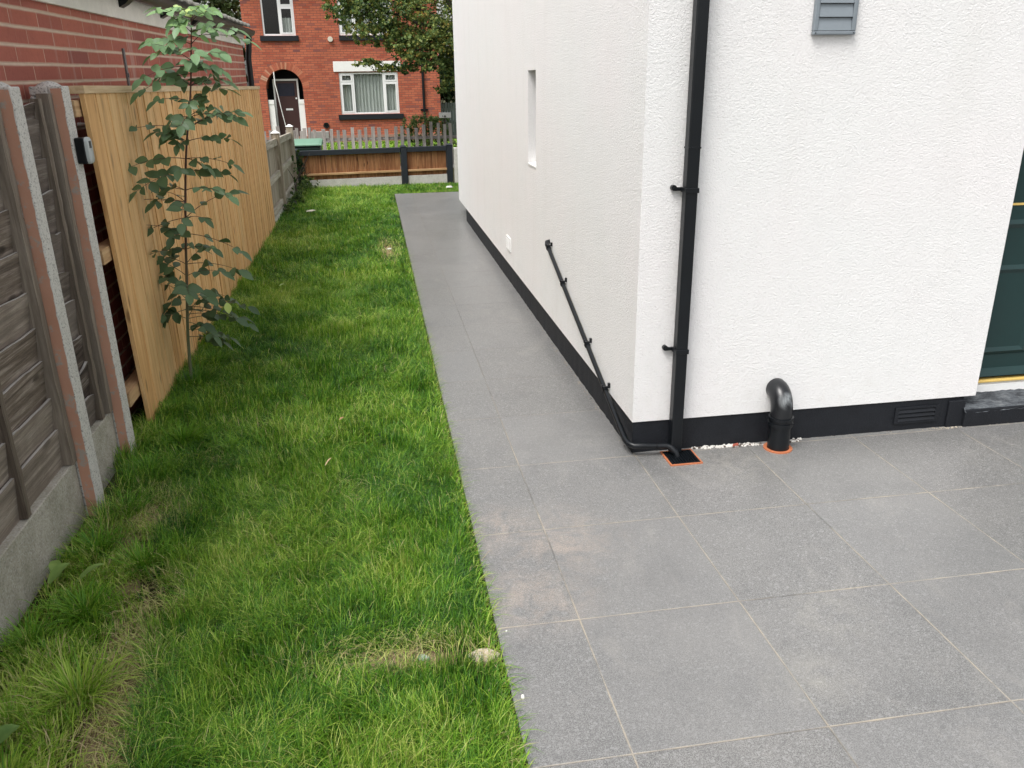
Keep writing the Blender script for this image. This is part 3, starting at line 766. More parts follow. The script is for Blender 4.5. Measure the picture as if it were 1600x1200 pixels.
# roof and gutter, well above the frame
L(MB().hexa([(.95, 3.40, 5.4), (8.45, 3.40, 5.4), (8.45, 12.4, 5.4), (.95, 12.4, 5.4)], [(4.4, 7.4, 8.0), (5.0, 7.4, 8.0), (5.0, 8.4, 8.0), (4.4, 8.4, 8.0)]).build('roof', M['slate'], wh))
L(MB().box(.90, 8.5, 3.33, 3.40, 5.30, 5.42).build('gutter', M['black_plastic'], wh, .01))

# black soil pipe with bend, orange collar in the paving
sp = empty('soil_pipe', 'fat black soil pipe stub bending into the white wall', 'pipe', (1.955, 3.565, 0))
cx, cy = 1.955, 3.590
mb = MB(); mb.tube([(cx, cy, .002), (cx, cy, .165)], .0545, 32)
o = mb.build('pipe', M['black_plastic'], sp); sub(o, sp)
path = [(cx, cy, .150)] + [(cx, cy + .075 - .075 * math.cos(a), .205 + .095 * math.sin(a)) for a in [i * PI / 2 / 9 for i in range(10)]] + [(cx, 3.70, .300)]
t = NT('black_pipe_scuffed'); n = t.noise(16, 6, .6, vec=t.map(scale=(1.5, 1, .6)), dist=.8)
d = t.node('ShaderNodeVectorMath', 1, operation='DISTANCE', i_0=t.tc, i_1=(1.962, 3.56, .27))
mk = t.math('MULTIPLY', t.ramp(d, [(.015, 1.0), (.05, 0.0)]), t.ramp(n, [(.38, 0.0), (.6, .65)]))
M['scuffed'] = t.fin(t.mix(mk, (.010, .011, .013), (.42, .45, .46)), t.mix(mk, (.3, .3, .3), (.75, .75, .75)))
sub(MB().tube(path, .0545, 32).build('bend', M['scuffed'], sp), sp)
sub(MB().ring((cx, cy, .130), (0, 0, 1), .054, .0625, .020, 32).ring((cx, cy, .165), (0, 0, 1), .054, .0625, .014, 32).ring((cx, cy, .1501), (0, 0, 1), .054, .0572, .0148, 32).build('collar', M['black_plastic'], sp), sp)
sub(MB().ring((cx, cy, -.01), (0, 0, 1), .0555, .072, .016, 36).build('clay_socket', M['orange_clay'], sp), sp)

# gully grate
dg = empty('drain_grate', 'square black drain grate in an orange rim at the house corner', 'drain', (1.43, 3.573, 0))
gx0, gx1, gy0, gy1 = 1.345, 1.512, 3.490, 3.655
fr = MB().box(gx0, gx1, gy0, gy0 + .009, -.01, .006).box(gx0, gx1, gy1 - .009, gy1, -.01, .006).box(gx0, gx0 + .009, gy0 + .009, gy1 - .009, -.01, .006).box(gx1 - .009, gx1, gy0 + .009, gy1 - .009, -.01, .006)
sub(fr.build('rim', M['orange_clay'], dg), dg)
gr = MB().box(gx0 + .0095, gx1 - .0095, gy0 + .0095, gy0 + .02, -.008, .008).box(gx0 + .0095, gx1 - .0095, gy1 - .02, gy1 - .0095, -.008, .008).box(gx0 + .0095, gx0 + .02, gy0 + .02, gy1 - .02, -.008, .008).box(gx1 - .02, gx1 - .0095, gy0 + .02, gy1 - .02, -.008, .008)
for k in range(1, 9):
    a = gx0 + .02 + k * (gx1 - gx0 - .04) / 9; gr.box(a - .002, a + .002, gy0 + .02, gy1 - .02, .0012, .0075)
    a = gy0 + .02 + k * (gy1 - gy0 - .04) / 9; gr.box(gx0 + .02, gx1 - .02, a - .002, a + .002, .001, .007)
sub(gr.build('grate', M['black_plastic'], dg), dg)
sub(MB().box(gx0 + .0095, gx1 - .0095, gy0 + .0095, gy1 - .0095, .0002, .0008).build('sump', mat_plain('drain_dark', (.004, .004, .004), .9), dg), dg)

pebble_mats = (mat_plain('red_brick_chip', (.34, .09, .06), .9, .3, 60),)
tag(MB().hexa([(1.735, 3.648, .001), (1.775, 3.652, .001), (1.772, 3.664, .001), (1.738, 3.662, .001)], [(1.738, 3.651, .012), (1.768, 3.654, .015), (1.768, 3.661, .016), (1.741, 3.660, .012)]).build('brick_chip', pebble_mats[0], None, .002), 'small red brick chip among the crumbs left of the soil pipe', 'rubble')
# mortar crumbs and foam along the base
def crumbs(n, pts, rmin, rmax, seed):
    r = random.Random(seed); mb = MB()
    for _ in range(n):
        a, b = r.choice(pts); s_ = r.random()
        p = Vector(a).lerp(Vector(b), s_) + Vector((r.gauss(0, .006), r.gauss(0, .007), 0))
        q = r.uniform(rmin, rmax) * r.choice((.5, .7, 1, 1))
        vs = []
        for k, dz in ((5, 0.0), (5, .7)):
            for j in range(5):
                an = j * 2 * PI / 5 + r.uniform(-.4, .4); rr = q * r.uniform(.6, 1.2) * (1 if dz == 0 else .6)
                vs.append((p.x + rr * math.cos(an), p.y + rr * math.sin(an), .0005 + dz * q * r.uniform(.6, 1)))
        mb.add(vs, [(5, 6, 7, 8, 9)] + [(j, (j + 1) % 5, (j + 1) % 5 + 5, j + 5) for j in range(5)], False, r.choice((0, 0, 0, 1)))
    return mb
tag(crumbs(420, [((1.52, 3.668, 0), (1.88, 3.655, 0)), ((1.56, 3.668, 0), (1.74, 3.662, 0)), ((1.72, 3.66, 0), (1.9, 3.652, 0)), ((2.02, 3.655, 0), (2.12, 3.665, 0))], .003, .011, 3).build('mortar_crumbs', [mat_plain('crumbled_mortar', (.62, .60, .56), .9, .2, 60), mat_plain('dark_grit', (.10, .075, .06), .9, .3, 60)]), 'white mortar crumbs along the foot of the white wall', 'rubble', kind='stuff')
tag(crumbs(420, [((1.187, 3.75, 0), (1.187, 9.5, 0)), ((2.2, 3.668, 0), (4.5, 3.655, 0)), ((2.85, 3.66, 0), (3.05, 3.655, 0)), ((1.187, 4.2, 0), (1.187, 6.0, 0))], .0015, .005, 6).build('grit', [mat_plain('sandy_grit', (.42, .37, .30), .9, .2, 60), mat_plain('dark_grit_two', (.14, .12, .10), .9, .3, 60)]), 'sandy grit gathered where the paving meets the black base', 'grit', kind='stuff')

# ================================================================ OLD FENCE (left, near)
of = empty('old_fence', 'weathered dark lap-board fence with concrete posts at the near left', 'fence', (-1.4, 3.6, 0))
of_add = sub
def post(y0, y1):
    mb = MB()
    mb.box(-1.392, -1.332, y0, y1, -.05, 1.80)
    mb.box(-1.47, -1.392, y0 + .001, y1 - .001, 1.76, 1.799)
    mb.box(-1.47, -1.392, y0 + .03, y1 - .03, -.05, 1.76)
    mb.box(-1.4705, -1.4495, y0 + .001, y1 - .001, -.05, 1.7595)
    o = of_add(mb.build('concrete_post', M['concrete'], of, .006))
    # cement dome on top
    n = 18; V = [(-1.40, (y0 + y1) / 2, 1.822)]; F = []
    for j, (rr, zz) in enumerate(((.025, 1.818), (.045, 1.807), (.055, 1.799))):
        for k in range(n):
            a = 2 * PI * k / n; V.append((-1.40 + rr * math.cos(a), (y0 + y1) / 2 + rr * .8 * math.sin(a), zz))
    for k in range(n):
        F.append((0, 1 + k, 1 + (k + 1) % n))
        for j in range(2): F.append((1 + j * n + k, 1 + (j + 1) * n + k, 1 + (j + 1) * n + (k + 1) % n, 1 + j * n + (k + 1) % n))
    sub(MB().add(V, F, True).build('post_cap', M['concrete'], o), of)
    # terracotta paint on the face towards the patio: thin coat with a ragged edge
    r = random.Random(int(y0 * 100)); mbp = MB(); nn = 60; vs = []
    for i in range(nn + 1):
        z = -.03 + (1.79 + .03) * i / nn
        vs += [(-1.380, y0 - .0025, z), (-1.334 + r.uniform(-.004, .0015), y0 - .0025, z)]
    mbp.add(vs, [(2 * i, 2 * i + 1, 2 * i + 3, 2 * i + 2) for i in range(nn)])
    sub(mbp.build('painted_face', M['pink_paint'], o), of)
post(3.56, 3.66)
post(4.125, 4.225)
post(1.66, 1.76)
def lap_panel(y0, y1, seed, z0=.255, z1=1.76, mat='old_wood', rag=.002):
    r = random.Random(seed); mb = MB(); vals = []
    z = z0; k = 0
    while z < z1 - .03:
        h = r.uniform(.135, .175); n = max(6, int((y1 - y0) / .06))
        zt = min(z + h, z1)
        tilt = r.uniform(-.006, .006)
        vs = []
        ph, ph2 = r.uniform(0, 6), r.uniform(0, 6)
        sag = [r.uniform(-rag, rag) for _ in range(n + 1)]
        for i in range(n + 1):
            yy = y0 + (y1 - y0) * i / n; wv = .006 * math.sin(yy * 6 + ph) + .003 * math.sin(yy * 17 + ph2) + sag[i] + tilt * (i / n - .5)
            xo = r.uniform(-.0008, .0008)
            wt = rag * (1.6 * math.sin(yy * 6 + ph + .8) + 1.0 * math.sin(yy * 15 + ph2 + 1)) + sag[i]
            vs += [(-1.424 + xo, yy, z - .02), (-1.403 + xo, yy, zt + wt), (-1.415, yy, zt + wt), (-1.434, yy, z - .02)]
        fs = []; tf = []
        for i in range(n):
            a, b = i * 4, i * 4 + 4
            fs += [(a, b, b + 1, a + 1), (a + 3, a + 2, b + 2, b + 3), (a, a + 3, b + 3, b)]
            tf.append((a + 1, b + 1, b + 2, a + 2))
        fs += [(0, 1, 2, 3), (n * 4, n * 4 + 3, n * 4 + 2, n * 4 + 1)]
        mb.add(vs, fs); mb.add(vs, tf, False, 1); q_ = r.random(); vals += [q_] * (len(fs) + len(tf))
        z += h; k += 1
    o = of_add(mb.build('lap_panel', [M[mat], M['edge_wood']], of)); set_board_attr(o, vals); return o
def batten(par, y0, y1, z0, z1, seed, x0=-1.425, x1=-1.388):
    r = random.Random(seed); mb = MB(); n = 24; vs = []
    lean = r.uniform(-.01, .01)
    for i in range(n + 1):
        z = z0 + (z1 - z0) * i / n; w = r.uniform(-.002, .002) + lean * (i / n - .5)
        vs += [(x0, y0 + w, z), (x1 + r.uniform(-.002, .002), y0 + w, z), (x1 + r.uniform(-.002, .002), y1 + w + r.uniform(-.002, .002), z), (x0, y1 + w, z)]
    fs = [(0, 3, 2, 1), (n * 4, n * 4 + 1, n * 4 + 2, n * 4 + 3)]
    for i in range(n):
        a, b = i * 4, i * 4 + 4
        fs += [(a + k, a + (k + 1) % 4, b + (k + 1) % 4, b + k) for k in range(4)]
    o = mb.add(vs, fs).build('batten', M['old_batten'], par); set_board_attr(o, [r.random()] * len(fs)); return sub(o, of)
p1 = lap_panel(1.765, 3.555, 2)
batten(p1, 3.495, 3.545, .255, 1.77, 1, x1=-1.374); batten(p1, 3.03, 3.065, .255, 1.76, 2); batten(p1, 2.35, 2.385, .255, 1.76, 3); batten(p1, 1.77, 1.81, .255, 1.76, 4)
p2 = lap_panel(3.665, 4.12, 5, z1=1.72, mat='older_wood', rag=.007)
batten(p2, 3.985, 4.02, .27, 1.75, 5); batten(p2, 4.065, 4.115, .27, 1.77, 6, x1=-1.374); 
mb = MB().box(-1.43, -1.388, 1.765, 3.558, -.06, .25); of_add(mb.build('gravel_board', M['gravel_board'], of, .005))
mb = MB().box(-1.43, -1.388, 3.662, 4.123, -.06, .265); of_add(mb.build('gravel_board', M['gravel_board'], of, .005))

# key safe on the second post
ks = empty('key_safe', 'small black key safe with pale rounded front on the concrete post', 'key safe', (-1.332, 4.2, 1.52))
sub(MB().box(-1.3315, -1.290, 4.150, 4.222, 1.462, 1.578).build('case', M['black_plastic'], ks, .006), ks)
t_ = MB(); n = 28; vs = []
for xo, sc_ in ((-1.2895, 1.0), (-1.280, .97), (-1.276, .88)):
    for k in range(n):
        a = 2 * PI * k / n; ca, sa = math.cos(a), math.sin(a)
        e = .45
        vs.append((xo, 4.186 + .037 * sc_ * math.copysign(abs(ca) ** e, ca), 1.520 + .060 * sc_ * math.copysign(abs(sa) ** e, sa)))
t_.add(vs, [tuple(range(2 * n, 3 * n))] + [(j * n + k, j * n + (k + 1) % n, (j + 1) * n + (k + 1) % n, (j + 1) * n + k) for j in range(2) for k in range(n)], True)
sub(t_.build('cover', mat_plain('silver_grey_plastic', (.42, .45, .45), .35, .05), ks), ks)
sub(MB().box(-1.2765, -1.2745, 4.172, 4.200, 1.530, 1.562).build('keypad', M['black_plastic'], ks, .001), ks)

# ================================================================ NEW TIMBER FENCE
nf = empty('timber_fence', 'new golden vertical-board fence panel run behind the sapling', 'fence', (-1.33, 8, 0))
mb = MB(); vals = []; r = random.Random(9); y = 4.475; k = 0
YE = 11.28
while y < YE:
    w = r.uniform(.165, .205); y1 = min(y + w, YE); sh = .068
    xf, xb = -1.330 + r.uniform(-.0015, .0015), -1.352
    xl = xf - .005                                      # feather edge: thick edge laps the thin one
    ya0, ya1 = y - sh * 0 - .0, y1 + .012
    zt = 1.775 - .006 * (y - 4.4)
    zb = -.03 + (.02 if k < 1 else 0)
    n = 8; vs = []
    for i in range(n + 1):
        f_ = i / n; z = zb + (zt - zb) * f_; s_ = sh - 2 * sh * f_; wob = r.uniform(-.0006, .0006)
        vs += [(xf + wob, ya0 + s_, z), (xl, ya1 + s_, z), (xb - .004, ya1 + s_, z), (xb, ya0 + s_, z)]
    fs = [(0, 1, 2, 3), (n * 4, n * 4 + 3, n * 4 + 2, n * 4 + 1)]
    for i in range(n):
        a, b = i * 4, i * 4 + 4
        fs += [(a + q, b + q, b + (q + 1) % 4, a + (q + 1) % 4) for q in range(4)]
    mb.add(vs, fs); vals += [r.random()] * len(fs)
    y = y1 + .0; k += 1
o = mb.build('boards', M['new_wood'], nf); set_board_attr(o, vals); sub(o, nf)
sub(MB().hexa([(-1.395, 4.40, 1.764), (-1.322, 4.40, 1.764), (-1.322, 11.23, 1.727), (-1.395, 11.23, 1.727)], [(-1.395, 4.40, 1.800), (-1.322, 4.40, 1.800), (-1.322, 11.23, 1.763), (-1.395, 11.23, 1.763)]).build('capping', mk_wood('pale_capping', ((.48, .34, .20), (.62, .48, .30), (.74, .60, .42)), 'y'), nf, .002), nf)
for z in (.19, .955, 1.66):
    sub(MB().box(-1.435, -1.360, 4.345, 11.15, z, z + .075).build('rail', mk_wood('sawn_rail_two', ((.34, .20, .10), (.52, .34, .18), (.62, .44, .26)), 'y'), nf, .003), nf)
# brown upright behind the panel's near edge
sub(MB().box(-1.455, -1.437, 4.30, 4.42, 1.45, 1.79).build('post', mk_wood('brown_post', ((.12, .065, .03), (.22, .13, .06), (.3, .18, .09)), 'z'), nf, .003), nf)

# ================================================================ WEATHERED FENCE beyond it
wf = empty('weathered_fence', 'pale weathered waist-high fence beyond the golden panels', 'fence', (-1.36, 13.3, 0))
mb = MB(); vals = []; y = 11.32; r = random.Random(21)
while y < 15.3:
    w = r.uniform(.09, .12); zt = 1.05 - .018 * (y - 11.3) + r.uniform(-.006, .006)
    mb.hexa([(-1.400, y, .1), (-1.390, y + w - .004, .1), (-1.412, y + w - .004, .1), (-1.412, y, .1)][::1], [(-1.400, y, zt), (-1.390, y + w - .004, zt), (-1.412, y + w - .004, zt), (-1.412, y, zt)])
    vals += [r.random()] * 6; y += w
o = mb.build('boards', M['silver_wood'], wf); set_board_attr(o, vals); sub(o, wf)
for z, h in ((.98, .095), (.52, .09), (.10, .10)):
    dz = -.018 * 4 if z > .9 else 0
    o = MB().hexa([(-1.389, 11.3, z), (-1.345, 11.3, z), (-1.345, 15.05, z + dz), (-1.389, 15.05, z + dz)], [(-1.389, 11.3, z + h), (-1.345, 11.3, z + h), (-1.345, 15.05, z + h + dz), (-1.389, 15.05, z + h + dz)]).build('rail', M['silver_rail'], wf, .004)
    sub(o, wf)
sub(MB().box(-1.41, -1.345, 11.3, 15.3, -.05, .095).build('gravel_board', M['pale_conc'], wf), wf)
for y, z in ((12.72, 1.12), (15.02, 1.10)):
    p_ = sub(MB().box(-1.420, -1.310, y, y + .10, -.05, z).build('post', M['silver_wood'], wf, .005), wf)
    sub(MB().hexa([(-1.43, y - .01, z), (-1.30, y - .01, z), (-1.30, y + .11, z), (-1.43, y + .11, z)], [(-1.38, y + .04, z + .035), (-1.35, y + .04, z + .035), (-1.35, y + .06, z + .035), (-1.38, y + .06, z + .035)]).build('post_cap', M['white_paint'], p_), wf)

# ================================================================ LOW FENCE across the end
lf = empty('low_fence', 'low brown board fence with black posts and cap across the lawn end', 'fence', (0, 15.7, 0))
lf.rotation_euler = (0, 0, math.atan(.14))
LFz = math.atan(.14)
def lfa(o): return o
def lx(x): return x / math.cos(LFz)
for i, (a, b) in enumerate(((-1.30, .500), (.625, 1.355))):
    mb = MB(); vals = []; x = lx(a); r = random.Random(40 + i)
    while x < lx(b) - .01:
        w = min(r.uniform(.085, .105), lx(b) - x)
        mb.hexa([(x, 0, .15), (x + w - .002, .008, .15), (x + w - .002, .02, .15), (x, .02, .15)], [(x, 0, .585), (x + w - .002, .008, .585), (x + w - .002, .02, .585), (x, .02, .585)])
        vals += [r.random()] * 6; x += w
    o = mb.build('boards', M['brown_wood'], lf); set_board_attr(o, vals)
    MB().box(lx(a), lx(b), -.042, -.002, .225, .262).build('rail', M['rail_wood'], lf, .003)
    MB().box(lx(a), lx(b), -.05, .05, .575, .660).build('cap_rail', M['black_wood'], lf, .004)
    MB().box(lx(a), lx(b), -.025, .025, -.05, .148).build('gravel_board', M['pale_conc'], lf, .003)
for x in (-1.40, .510, 1.362):
    p_ = MB().box(lx(x), lx(x) + .105, -.055, .05, -.05, .675).build('post', M['black_wood'], lf, .004)
    xx_ = lx(x)
    MB().hexa([(xx_ - .006, -.061, .675), (xx_ + .111, -.061, .675), (xx_ + .111, .056, .675), (xx_ - .006, .056, .675)], [(xx_ + .03, -.03, .70), (xx_ + .075, -.03, .70), (xx_ + .075, .025, .70), (xx_ + .03, .025, .70)]).build('post_cap', M['black_wood'], p_)
# pale slab edge of a gatepost beside it
gp = tag(MB().box(1.50, 1.62, 15.85, 15.97, -.05, .62).build('gatepost', M['pale_conc'], None, .008), 'short pale concrete gatepost between the low fence and white house', 'post')

# ================================================================ GARAGE (brick, left)
gw = empty('brick_garage', 'dark red brick garage with cream fascia behind the fences', 'garage', (-1.5, 7.5, 0))
GL = 6.0
mb = MB()
mb.box(-1.72, -1.50, .5, 11.45, -.3, 2.20)
mb.box(-7.0, -1.7201, 11.23, 11.45, -.3, 2.20); mb.box(-7.0, -1.7201, .5, .72, -.3, 2.20)
sub(mb.build('wall', M['garage_brick'], gw), gw)
sub(MB().box(-1.53, -1.478, .5, 11.52, 2.2001, 2.335).build('fascia', M['cream_board'], gw, .003), gw)
# half-round black gutter
def half_gutter(x, z, y0, y1, r0=.055):
    mb = MB(); n = 12; vs = []
    for yy in (y0, y1):
        for rr in (r0, r0 - .005):
            for k in range(n + 1):
                a = PI + PI * k / n
                vs.append((x + rr * math.cos(a), yy, z + rr * math.sin(a)))
    m = n + 1; fs = []
    for k in range(n):
        fs += [(k, k + 1, 2 * m + k + 1, 2 * m + k), (m + k + 1, m + k, 3 * m + k, 3 * m + k + 1), (k, m + k, m + k + 1, k + 1), (2 * m + k, 2 * m + k + 1, 3 * m + k + 1, 3 * m + k)]
    mb.add(vs, fs, True)
    mb.add([(x + r0 * math.cos(PI + PI * k / n), y1, z + r0 * math.sin(PI + PI * k / n)) for k in range(m)], [tuple(range(m))])
    return mb
gut = sub(half_gutter(-1.415, 2.375, .5, 11.66, .066).build('gutter', M['black_plastic'], gw), gw)
for y in (4.2, 5.95, 7.05, 8.2, 9.35, 10.5):
    sub(MB().hexa([(-1.478, y - .05, 2.265), (-1.44, y - .05, 2.285), (-1.44, y + .05, 2.285), (-1.478, y + .05, 2.265)], [(-1.478, y - .05, 2.335), (-1.38, y - .05, 2.335), (-1.38, y + .05, 2.335), (-1.478, y + .05, 2.335)]).build('bracket', M['black_plastic'], gut, .002), gw)
# downpipe at the far corner
sub(MB().tube([(-1.425, 11.58, 2.31), (-1.44, 11.58, 2.2), (-1.46, 11.57, 2.05), (-1.462, 11.56, .0)], .036, 14).build('downpipe', M['black_plastic'], gw), gw)
# corrugated cement roof: rounded sheet ends over the gutter
mb = MB(); n = 150; vs = []
for i in range(n + 1):
    y = .3 + (11.62 - .3) * i / n; zz = .008 * math.sin(i * 2 * PI / 4)
    for (x, z) in ((-1.40, 2.415), (-4.2, 2.98), (-7.1, 2.42)):
        vs.append((x, y, z + zz + .03)); vs.append((x, y, z + zz))
fs = []
for i in range(n):
    a, b = i * 6, i * 6 + 6
    fs += [(a, b, b + 2, a + 2), (a + 2, b + 2, b + 4, a + 4), (a + 1, a + 3, b + 3, b + 1), (a + 3, a + 5, b + 5, b + 3), (a, a + 1, b + 1, b), (a + 4, b + 4, b + 5, a + 5)]
fs += [(n * 6, n * 6 + 1, n * 6 + 3, n * 6 + 2), (n * 6 + 2, n * 6 + 3, n * 6 + 5, n * 6 + 4)]
sub(mb.add(vs, fs, True).build('roof', M['asbestos'], gw), gw)
mb = MB(); mb.add([(-1.5, 11.449, 2.2), (-7, 11.449, 2.2), (-4.2, 11.449, 2.95)], [(0, 1, 2)])
sub(mb.build('gable', M['garage_brick'], gw), gw)
sub(MB().box(-1.4995, -1.490, 5.88, 5.915, 1.72, 2.03).box(-1.4895, -1.484, 5.89, 5.905, 1.86, 1.885).build('metal_strap', mat_plain('dull_grey_metal', (.14, .13, .13), .6, .3), gw), gw)
sub(MB().tube([(-1.50, 4.80, 1.635), (-1.455, 4.80, 1.635), (-1.44, 4.80, 1.61), (-1.44, 4.80, 1.55)], .011, 10).build('pipe_stub', M['cream_board'], gw), gw)
gw.rotation_euler = (R_(.55), 0, 0)

# ================================================================ SAPLING
sap = empty('sapling', 'slender young tree with paired leaflets in front of the golden fence', 'sapling', (-1.25, 5.2, 0))
def SP(px, py, pz):  # stem control points
    return Vector((px, py, pz))
stem = [SP(-1.245, 5.22, -.03), SP(-1.22, 5.2, .30), SP(-1.175, 5.19, .65), SP(-1.13, 5.18, 1.0), SP(-1.07, 5.18, 1.4), SP(-.995, 5.18, 1.75), SP(-.955, 5.18, 2.0), SP(-.935, 5.18, 2.14)]
def bez(pts, t_):
    f_ = t_ * (len(pts) - 1); i = min(int(f_), len(pts) - 2); u_ = f_ - i
    a = pts[max(i - 1, 0)]; b = pts[i]; c = pts[i + 1]; d = pts[min(i + 2, len(pts) - 1)]
    return .5 * ((2 * b) + (c - a) * u_ + (2 * a - 5 * b + 4 * c - d) * u_ ** 2 + (3 * b - a - 3 * c + d) * u_ ** 3)
mb = MB(); N_ = 30
mb.tube([bez(stem, i / N_) for i in range(N_ + 1)], [.0105 - .0080 * (i / N_) for i in range(N_ + 1)], 10)
sub(mb.build('stem', M['stem'], sap), sap)
LV, LQ, LTt, LTi = [], [], [], []
TW = MB()
def leaflet(base, d, nrm, L_, W_, tint):
    """pointed oval leaflet, folded slightly at the midrib and drooping"""
    d = d.normalized(); s_ = d.cross(nrm).normalized(); nn = s_.cross(d).normalized()
    o = len(LV)
    prof = ((0.0, .05), (.15, .62), (.38, 1.0), (.62, .88), (.83, .5), (1.0, 0.02))
    for (t_, w) in prof:
        c = base + d * (L_ * t_) - nn * (L_ * .13 * t_ * t_)
        e = s_ * (W_ * .5 * w); up_ = nn * (W_ * .13 * w)
        LV.extend([c - e + up_, c, c + e + up_])
    for k in range(5):
        a = o + k * 3
        LQ.append((a, a + 1, a + 4, a + 3)); LQ.append((a + 1, a + 2, a + 5, a + 4))
    LTi.extend([tint] * 18)
def compound(base, az, elev, length, pairs, lsize, tint, r):
    d = Vector((math.cos(az) * math.cos(elev), math.sin(az) * math.cos(elev), math.sin(elev)))
    side = d.cross(Vector((0, 0, 1))).normalized()
    pts = []
    for i in range(9):
        t_ = i / 8
        pts.append(base + d * length * t_ - Vector((0, 0, 1)) * length * .28 * t_ * t_)
    TW.tube(pts, [.0024 - .0014 * i / 8 for i in range(9)], 5, False)
    for k in range(pairs):
        t_ = .34 + .56 * k / max(1, pairs - 1) if pairs > 1 else .6
        i = min(7, int(t_ * 8)); p = pts[i].lerp(pts[i + 1], t_ * 8 - i)
        td = (pts[i + 1] - pts[i]).normalized()
        sz = lsize * (.7 + .3 * math.sin(PI * (k + .8) / pairs)) * r.uniform(.85, 1.15)
        for s_ in (-1, 1):
            if r.random() < .06: continue
            ld = side * s_ + td * r.uniform(.2, .8) + Vector((0, 0, r.uniform(-.55, .25) + .25 * s_))
            nrm = Vector((r.gauss(0, .6), r.gauss(0, .5) - 1.0, .9)).normalized()
            leaflet(p, ld, nrm, sz, sz * r.uniform(.56, .70), min(1, max(0, tint + r.gauss(0, .08))))
    nrm = Vector((r.gauss(0, .2), r.gauss(0, .2) - .2, 1)).normalized()
    leaflet(pts[-1], (pts[-1] - pts[-2]) + Vector((0, 0, -.01)), nrm, lsize * 1.05, lsize * .56, min(1, max(0, tint + r.gauss(0, .06))))
r = random.Random(77)
z = .40; k = 0
while z < 2.13:
    tt = (z + .03) / 2.17
    base = bez(stem, min(1, tt))
    top = max(0, (z - 1.35) / .8)
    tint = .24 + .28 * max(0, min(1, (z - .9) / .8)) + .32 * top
    for s_ in (0, 1):
        az = (PI if (s_ == 0) else 0) + r.gauss(0, .55) - (.35 if s_ else -.35)
        ln = (.25 + .13 * math.sin(PI * min(1, (z - .2) / 1.9))) * r.uniform(.55, 1.25) * (1 - .2 * top)
        if s_ == 0: ln *= .88
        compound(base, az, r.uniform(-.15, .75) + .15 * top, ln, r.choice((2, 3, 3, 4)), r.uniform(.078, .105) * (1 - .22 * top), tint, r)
        if r.random() < .55:
            compound(base, az + r.choice((-1, 1)) * r.uniform(.5, 1.2), r.uniform(-.1, .9), ln * r.uniform(.3, .6), 2, r.uniform(.065, .09) * (1 - .2 * top), tint - .04, r)
    z += r.uniform(.050, .085) * (1.0 if z < 1.6 else .8); k += 1
for a in range(5):   # tip tuft
    compound(bez(stem, 1), a * 1.26 + .4, .75, .13, 3, .050, .88, r)
for a in range(7):   # low side shoots over the grass
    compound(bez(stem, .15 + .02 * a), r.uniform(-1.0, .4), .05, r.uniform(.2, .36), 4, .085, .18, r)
leaflet(Vector((-.93, 5.05, .56)), Vector((.1, -.2, -1)), Vector((.2, -1, .1)), .07, .045, 1.0)
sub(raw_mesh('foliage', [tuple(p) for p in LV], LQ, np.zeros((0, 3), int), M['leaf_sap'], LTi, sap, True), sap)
sub(TW.build('twigs', M['stem'], sap), sap)

# ================================================================ leaf cloud helper for trees and shrubs
def leaf_cloud(name, clumps, per, size, mat, parent, seed, tint=(.45, .22), gold=0.02, flat=.6):
    g = np.random.default_rng(seed)
    C_, S_, Tn = [], [], []
    for (c, rad, dens) in clumps:
        n = int(per * dens)
        d = g.normal(0, 1, (n, 3)); d /= np.linalg.norm(d, axis=1)[:, None]
        rr = g.random(n) ** .45
        # leaves gather in sub-sprays
        k = max(4, n // 28); sub_ = g.normal(0, 1, (k, 3)); sub_ /= np.linalg.norm(sub_, axis=1)[:, None]
        sub_ *= (g.random(k) ** .5)[:, None]
        pick = g.integers(0, k, n)
        p = np.where((g.random(n) < .84)[:, None], sub_[pick] + d * rr[:, None] * .17, d * rr[:, None])
        C_.append(np.array(c) + p * np.array(rad)); S_.append(size * g.uniform(.6, 1.35, n))
        tn = np.clip(tint[0] + g.normal(0, .07) + g.normal(0, .10, k)[pick] + g.normal(0, tint[1] * .5, n), 0, .86)
        gd = g.random(k)[pick] < gold * 2.2; gd &= g.random(n) < .6
        tn[gd] = g.uniform(.86, 1, gd.sum()); Tn.append(tn)
    P = np.concatenate(C_); S = np.concatenate(S_); T = np.concatenate(Tn); n = len(P)
    nrm = g.normal(0, 1, (n, 3)) + np.array([0, -.25, flat]); nrm /= np.linalg.norm(nrm, axis=1)[:, None]
    a = g.normal(0, 1, (n, 3)); u = np.cross(nrm, a); u /= np.linalg.norm(u, axis=1)[:, None]; w = np.cross(nrm, u)
    S = S[:, None]
    V = np.stack([P - u * S * .5, P - w * S * .33 + nrm * S * .08, P + u * S * .5, P + w * S * .33 + nrm * S * .08], 1).reshape(-1, 3)
    Q = np.arange(n)[:, None] * 4 + np.array([0, 1, 2, 3])
    return raw_mesh(name, V, Q, np.zeros((0, 3), int), mat, np.repeat(T, 4), parent)

def tree(name, label, base, trunk, limbs, clumps, per, size, mat, seed, tint, gold):
    root = empty(name, label, 'tree', base)
    mb = MB(); mb.tube(trunk[0], trunk[1], 12)
    sub(mb.build('trunk', M['bark'], root), root)
    lb = MB()
    for (pts, rs) in limbs: lb.tube(pts, rs, 7)
    sub(lb.build('branches', M['bark'], root), root)
    sub(leaf_cloud('crown', clumps, per, size, mat, root, seed, tint, gold), root)
    return root
